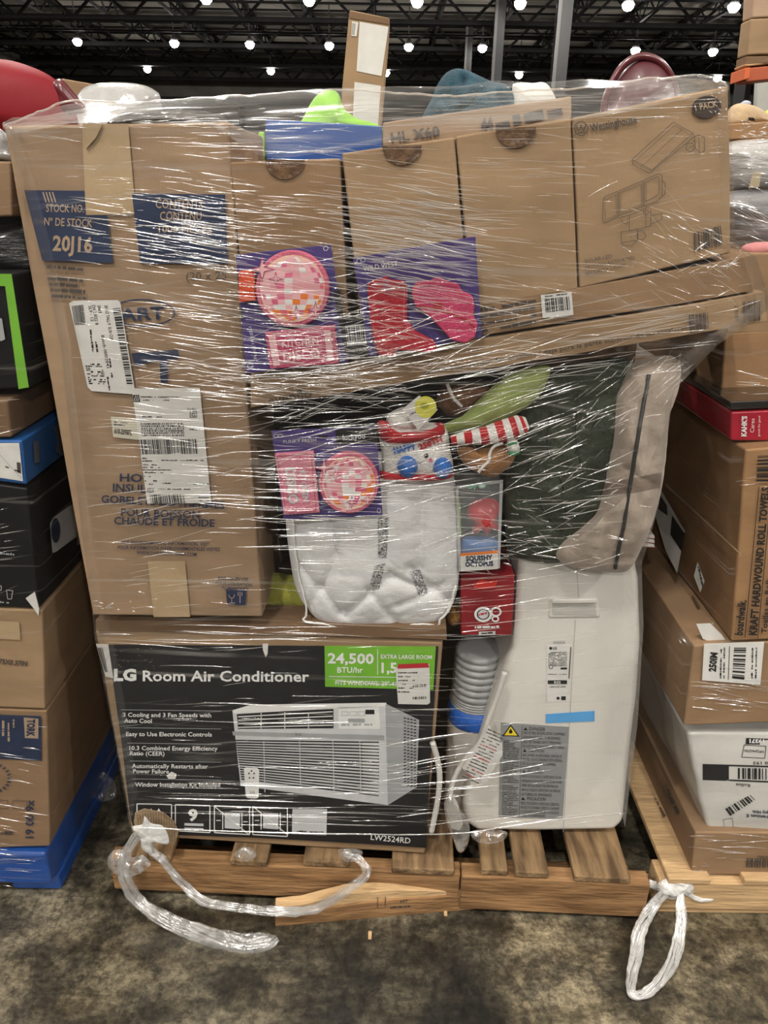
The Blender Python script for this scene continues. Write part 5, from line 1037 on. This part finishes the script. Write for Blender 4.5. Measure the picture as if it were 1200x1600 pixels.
CL = [  # cx, cy, sx, sy, n, angle, jitter, length, width; folds crowd where glare is imitated
 (215, 260, 90, 45, 70, 2, 3, 45, 1.6), (190, 330, 25, 20, 22, 3, 3, 30, 3), (250, 380, 100, 60, 120, 8, 3, 70, 1.8), (330, 370, 40, 40, 130, 10, 3, 80, 2.4),
 (300, 500, 70, 60, 100, 9, 3, 80, 1.9), (270, 600, 80, 60, 80, 6, 5, 60, 1.6), (300, 700, 70, 60, 70, 1, 4, 70, 1.6), (280, 800, 80, 25, 45, -8, 6, 80, 1.8), (240, 900, 80, 40, 45, -4, 5, 50, 1.5), (200, 945, 30, 8, 22, 2, 15, 14, 3),
 (460, 330, 60, 50, 80, 6, 3, 70, 1.5), (640, 375, 55, 45, 330, 9, 4, 90, 3.0), (600, 340, 70, 40, 70, 8, 3, 80, 2), (700, 440, 60, 50, 120, 7, 4, 90, 2), (800, 350, 70, 80, 90, 4, 4, 80, 1.4), (830, 260, 60, 50, 45, 2, 2, 70, 1.7),
 (560, 500, 90, 50, 130, 6, 9, 110, 1.8), (600, 520, 80, 30, 45, -18, 6, 110, 1.5), (420, 520, 50, 70, 70, 4, 4, 80, 1.7), (700, 570, 160, 18, 110, -8, 3, 140, 2), (480, 590, 80, 30, 90, 6, 6, 100, 1.8),
 (520, 650, 110, 40, 120, -14, 9, 110, 1.6), (470, 740, 90, 60, 110, 2, 3, 110, 1.8), (650, 740, 80, 60, 90, -10, 8, 110, 1.7), (600, 820, 90, 50, 90, 4, 3, 120, 1.7), (560, 880, 80, 40, 40, 2, 3, 100, 1.4),
 (800, 620, 60, 40, 90, -16, 6, 80, 1.5), (860, 690, 60, 60, 80, -24, 8, 60, 1.6), (900, 780, 70, 50, 60, -8, 8, 80, 1.5), (840, 840, 60, 30, 70, 14, 16, 30, 2), (960, 640, 40, 60, 45, -40, 14, 40, 1.5), (1040, 590, 35, 25, 80, -50, 18, 30, 1.6),
 (960, 500, 120, 16, 70, -10, 3, 130, 1.6), (1080, 400, 50, 40, 60, 32, 12, 50, 1.5), (1060, 350, 25, 15, 14, 30, 15, 22, 4), (1000, 300, 80, 60, 12, -15, 8, 70, 1), (1120, 420, 30, 20, 40, -10, 20, 30, 2), (1125, 165, 8, 25, 40, 40, 30, 8, 3),
 (500, 162, 280, 12, 130, -1, 2, 90, 1.6), (740, 180, 150, 16, 90, -2, 2, 110, 1.8), (450, 215, 100, 20, 50, 0, 2, 90, 1.6), (280, 185, 80, 6, 45, -1, 3, 50, 2.6),
 (440, 992, 200, 8, 45, 1, 2, 140, 1.3), (560, 1120, 110, 50, 55, 1, 2, 130, 1.2), (300, 1130, 90, 80, 36, -3, 3, 60, 1.2), (450, 1280, 160, 12, 40, 1.5, .6, 200, 1.6), (420, 1230, 160, 20, 35, 1, 1, 180, 1.2),
 (730, 1190, 55, 26, 30, -9, 1.5, 120, 2.6), (720, 1240, 50, 20, 12, -7, 1, 90, 2), (900, 1050, 60, 130, 22, -5, 3, 120, 1), (860, 950, 90, 30, 26, -5, 3, 130, 1.2), (740, 930, 40, 40, 30, -5, 2, 90, 1.2), (860, 1282, 90, 6, 24, -8, 1.5, 120, 1.8)]
def inside(x, y):
    for i in range(len(OUT) - 1):
        (a, b), (c, d) = OUT[i], OUT[i + 1]
        ya = a[1] + (b[1] - a[1]) * (x - a[0]) / (b[0] - a[0]); yc = c[1] + (d[1] - c[1]) * (x - c[0]) / (d[0] - c[0])
        if ya <= y <= yc:
            t = (y - ya) / max(1e-6, yc - ya); return a[0] * (1 - t) + c[0] * t <= x <= b[0] * (1 - t) + d[0] * t
    return False
strands('film_folds', g, CL, lambda x, y, l=0: fs(x, y, l) if inside(x, y) else None)
tube('gathered_edge', [fs(x, y, .004) for x, y in ((205, 1292), (330, 1298), (480, 1302), (610, 1304), (720, 1302), (800, 1290), (880, 1280), (975, 1270))], .0016, FOLD, g, amp=.001, flat=.6)
# loose hump of film over the goods on top
def hump(name, par, pts, base, m, w=.1):
    V = []; F = []
    for i, (x, y, Y) in enumerate(pts):
        for k in range(5):
            t = k / 4; p = PL(1.19 + (Y - 1.19) * t).hit(x, y * t + (base(x)) * (1 - t)); V.append(p + noise.noise_vector(p * 14) * .008 * (1 if 0 < k < 4 else .3))
    for i in range(len(pts) - 1):
        for k in range(4): a = i * 5 + k; F.append([a, a + 5, a + 6, a + 1])
    return mesh(name, V, F, m, par, smooth=True, sub=1)
topc = ((5, 196), (60, 176), (110, 158), (180, 160), (250, 158), (330, 152), (400, 148), (470, 143), (540, 141), (600, 144), (660, 148), (720, 149), (780, 145), (840, 141), (900, 138), (950, 130), (1000, 124), (1040, 122), (1080, 118), (1110, 120), (1130, 130), (1138, 138))
hump('film_over_top', g, [(x, y, 1.42) for x, y in topc], lambda x: 200 - .055 * x if x < 360 else (262 - (x - 360) * .16 if x < 900 else 190 - (x - 900) * .2), film_mat('top_film', .05, .45, 0, (1.5, 1.5, 60), thr=.54))
tube('film_ridge', [PL(1.42).hit(x, y) for x, y in topc], .0016, FOLD, g, amp=.002)

# film on the neighbours
g = thing('stretch_wrap', 'clear stretch film around the carton stack at the left edge', 'stretch wrap', (-.7, 1.2, .15))
LF = PL(1.222)
film_sheet('film_sheet', [((-260, 230), (24, 240)), ((-260, 420), (30, 425)), ((-260, 620), (52, 612)), ((-260, 760), (50, 762)), ((-260, 950), (70, 952)), ((-260, 1110), (80, 1112)), ((-260, 1330), (86, 1326)), ((-260, 1380), (88, 1372))], LF, g, nx=30, sides=(0, 1), side=.8, topback=False, seed=9)
lf = lambda x, y, l=0: LF.hit(x, y, .006 + l) if x < (80 if y > 1110 else 40 if y > 620 else 22) else None
strands('film_folds', g, [(20, 850, 40, 50, 50, -4, 5, 40, 1.5), (10, 1000, 40, 40, 40, -8, 8, 60, 1.3), (20, 1230, 40, 50, 50, 8, 4, 50, 1.4), (10, 1345, 40, 18, 40, 4, 3, 50, 1.8), (5, 660, 20, 30, 20, -6, 6, 40, 1.4)], lf, seed=3)
g = thing('stretch_wrap', 'clear stretch film around the load at the right edge', 'stretch wrap', (.68, 1.2, .15))
RF = PL(1.232)
film_sheet('film_sheet', [((1126, 520), (1500, 510)), ((1130, 618), (1500, 610)), ((1138, 690), (1500, 690)), ((1140, 1000), (1500, 990)), ((1066, 1010), (1500, 1004)), ((1062, 1134), (1500, 1125)), ((1066, 1220), (1500, 1220)), ((1080, 1300), (1500, 1300)), ((1076, 1376), (1500, 1380))], RF, g, nx=30, sides=(1, 0), side=.8, topback=False, seed=11)
def rf(x, y, l=0): return RF.hit(x, y, .006 + l) if x > (1145 if y < 1005 else 1072) else None
strands('film_folds', g, [(1150, 1090, 40, 18, 50, 5, 4, 60, 1.8), (1140, 1325, 40, 10, 30, 2, 2, 70, 1.8), (1180, 590, 20, 12, 26, 4, 4, 40, 1.8), (1100, 1360, 20, 14, 26, 0, 20, 16, 2), (1180, 800, 20, 60, 10, -4, 3, 40, 1)], rf, seed=4)
gs = [(1140, 220, 280), (1170, 320, 360)]
strands('film_glints', g, [(1180, 240, 30, 18, 50, 4, 6, 40, 2), (1170, 205, 25, 10, 60, 12, 20, 14, 2.4), (1180, 340, 30, 22, 60, 28, 10, 50, 2.4), (1170, 275, 25, 14, 30, 4, 20, 24, 2)], lambda x, y, l=0: PL(1.41).hit(x, y, l) if x > 1144 else None, seed=6)

# ------------------------------------------------------------------ loose film tails
PLAS = film_mat('twisted_film', .10, .38, .3, (30, 30, 30), rough=.14, thr=.5, diff=.25); PLASL = film_mat('loop_film', .24, .5, .3, (30, 30, 30), rough=.16, thr=.45, diff=.5)
PLASW = mat('bunched_white_film', (.78, .78, .76), .22, .1, 30, .6, 70, alpha=.8, coat=.8)
def mixp(pts):                                            # (px, py, height or None, Y or None)
    return [atz(x, y, z) if Y is None else PL(Y).hit(x, y) for x, y, z, Y in pts]
def bundle(name, pts, rads, m, par, k=7, flat=.5, seed=0, w=.45):
    """film gathered into a rope: several thin twisting lobes"""
    rnd = random.Random(seed); objs = []; V = []; F = []
    for j in range(k):
        ph = 2 * math.pi * j / k; pp = []; rr = []
        for i, (p, r) in enumerate(zip(pts, rads)):
            a_ = ph + i * .9 + rnd.uniform(-.3, .3); q = Vector(p) + Vector((math.cos(a_), math.sin(a_) * .6, math.sin(a_) * flat)) * r * .8
            q.z = max(q.z, .004); pp.append(q); rr.append(max(.0012, r * w * rnd.uniform(.6, 1.1)))
        o = tube('lobe', pp, rr, m, par, n=8, amp=.0022, flat=.45, fq=70, cap=False); b_ = len(V); V += [v.co + ORG[o] for v in o.data.vertices]; F += [[b_ + x for x in f.vertices] for f in o.data.polygons]; me_ = o.data; bpy.data.objects.remove(o); bpy.data.meshes.remove(me_)
    return mesh(name, V, F, m, par, smooth=True)
g = thing('film_tail', 'twisted loops of clear film trailing from the centre pallet onto the floor', 'stretch wrap', load_base(PL(1.20), 230, 1330))
bundle('upper_loop', mixp([(238, 1296, 0, 1.21), (236, 1325, 0, 1.205), (255, 1345, 0, 1.195), (285, 1380, 0, 1.18), (318, 1408, 0, 1.165), (370, 1418, 0, 1.16), (430, 1424, 0, 1.155), (490, 1420, 0, 1.15), (535, 1396, 0, 1.155), (572, 1366, 0, 1.17), (560, 1342, 0, 1.19), (535, 1334, 0, 1.2)]), [.008, .009, .008, .009, .011, .010, .011, .010, .010, .009, .008, .006], PLAS, g, 7, seed=1)
bundle('lower_loop', mixp([(218, 1300, 0, 1.205), (196, 1335, 0, 1.195), (195, 1370, 0, 1.19), (215, 1405, .05, None), (250, 1432, .03, None), (300, 1455, .014, None), (360, 1470, .012, None), (405, 1474, .011, None), (430, 1468, .011, None)]), [.010, .010, .012, .014, .017, .020, .022, .022, .010], PLAS, g, 9, seed=2)
puff('knot', PL(1.19), [(168, 1345), (176, 1330), (192, 1328), (206, 1340), (222, 1336), (236, 1350), (220, 1362), (198, 1366), (180, 1364)], .02, PLAS, g, amp=.012, freq=40)
puff('white_scrap', PL(1.205), [(206, 1292), (222, 1288), (226, 1275), (236, 1286), (256, 1292), (264, 1318), (240, 1315), (238, 1334), (222, 1326), (218, 1308)], .008, PLASW, g, amp=.004, freq=30, label='opaque white bunched film')
puff('crumple', PL(1.20), [(366, 1336), (378, 1324), (396, 1326), (400, 1338), (384, 1344)], .012, PLAS, g, amp=.01, freq=40)
puff('crumple', PL(1.20), [(528, 1330), (545, 1326), (566, 1330), (560, 1342), (540, 1344)], .012, PLAS, g, amp=.01, freq=40)
g = thing('film_loop', 'knotted plastic film hanging as a long loop from the right pallet', 'stretch wrap', load_base(PL(1.22), 1045, 1395))
tube('band', [PL(1.228).hit(*p) for p in ((1014, 1380), (1040, 1384), (1080, 1382), (1130, 1386), (1240, 1388))], [.010, .012, .009, .006, .005], PLASW, g, amp=.004, flat=.4, n=14)
puff('knot', PL(1.215), [(1030, 1378), (1050, 1372), (1078, 1376), (1084, 1392), (1064, 1400), (1040, 1402), (1026, 1392)], .016, PLASW, g, amp=.008, freq=40)
bundle('loop', mixp([(1040, 1392, 0, 1.205), (1018, 1420, 0, 1.19), (1000, 1455, .03, None), (992, 1500, .012, None), (986, 1545, .009, None), (996, 1556, .009, None), (1018, 1545, .010, None), (1045, 1515, .012, None), (1060, 1470, .02, None), (1064, 1430, .05, None), (1062, 1392, 0, 1.205)]), [.010, .013, .014, .013, .010, .009, .011, .013, .013, .010, .008], PLASL, g, 7, seed=3)
tube('tail', [PL(1.21).hit(*p) for p in ((1066, 1392), (1090, 1404), (1115, 1406))], [.006, .007, .003], PLASW, g, amp=.002, flat=.5)
g = thing('plastic_scrap', 'crumpled scrap of clear film on the floor between the left and centre pallets', 'scrap', tuple(atz(160, 1245, 0)))
puff('scrap', Plane(atz(160, 1235, .03), (0, -1, .5)), [(134, 1240), (140, 1215), (158, 1205), (178, 1222), (180, 1245), (165, 1252), (145, 1250)], .03, PLAS, g, amp=.03, freq=35, fold=.02)
g = thing('cord_bag', 'small clear plastic bag round the plug between black box and white air conditioner', 'bag', load_base(PL(1.235), 715, 1310))
puff('bag', PL(1.235), [(694, 1255), (704, 1244), (712, 1258), (730, 1280), (734, 1302), (728, 1325), (716, 1330), (706, 1305), (698, 1285)], .016, film_mat('bag_film', .2, .5, .4, (20, 20, 20), thr=.5), g, amp=.006, freq=30)
tag(puff('film_wad', PL(1.25), [(735, 1300), (760, 1296), (792, 1300), (785, 1312), (760, 1316), (742, 1312)], .014, PLAS, amp=.008, freq=40), 'wad of clear film under the left bottom corner of the white air conditioner', 'scrap')
for i, (x, y, lab) in enumerate(((578, 1462, 'pale splinter of wood lying upright below the broken board'), (696, 1426, 'pale wood chip at the right end of the broken board'), (556, 1420, 'tiny wood chip in front of the middle of the broken board'))):
    p = atz(x, y, 0); wbox('wood_chip', (p.x - .004, p.y - .01, 0), (p.x + .004, p.y + .01, .003), WOODL, None, .001); o = bpy.data.objects[-1] if False else None
    tag([ob for ob in C.objects if ob.name.startswith('wood_chip')][-1], lab, 'wood chip')
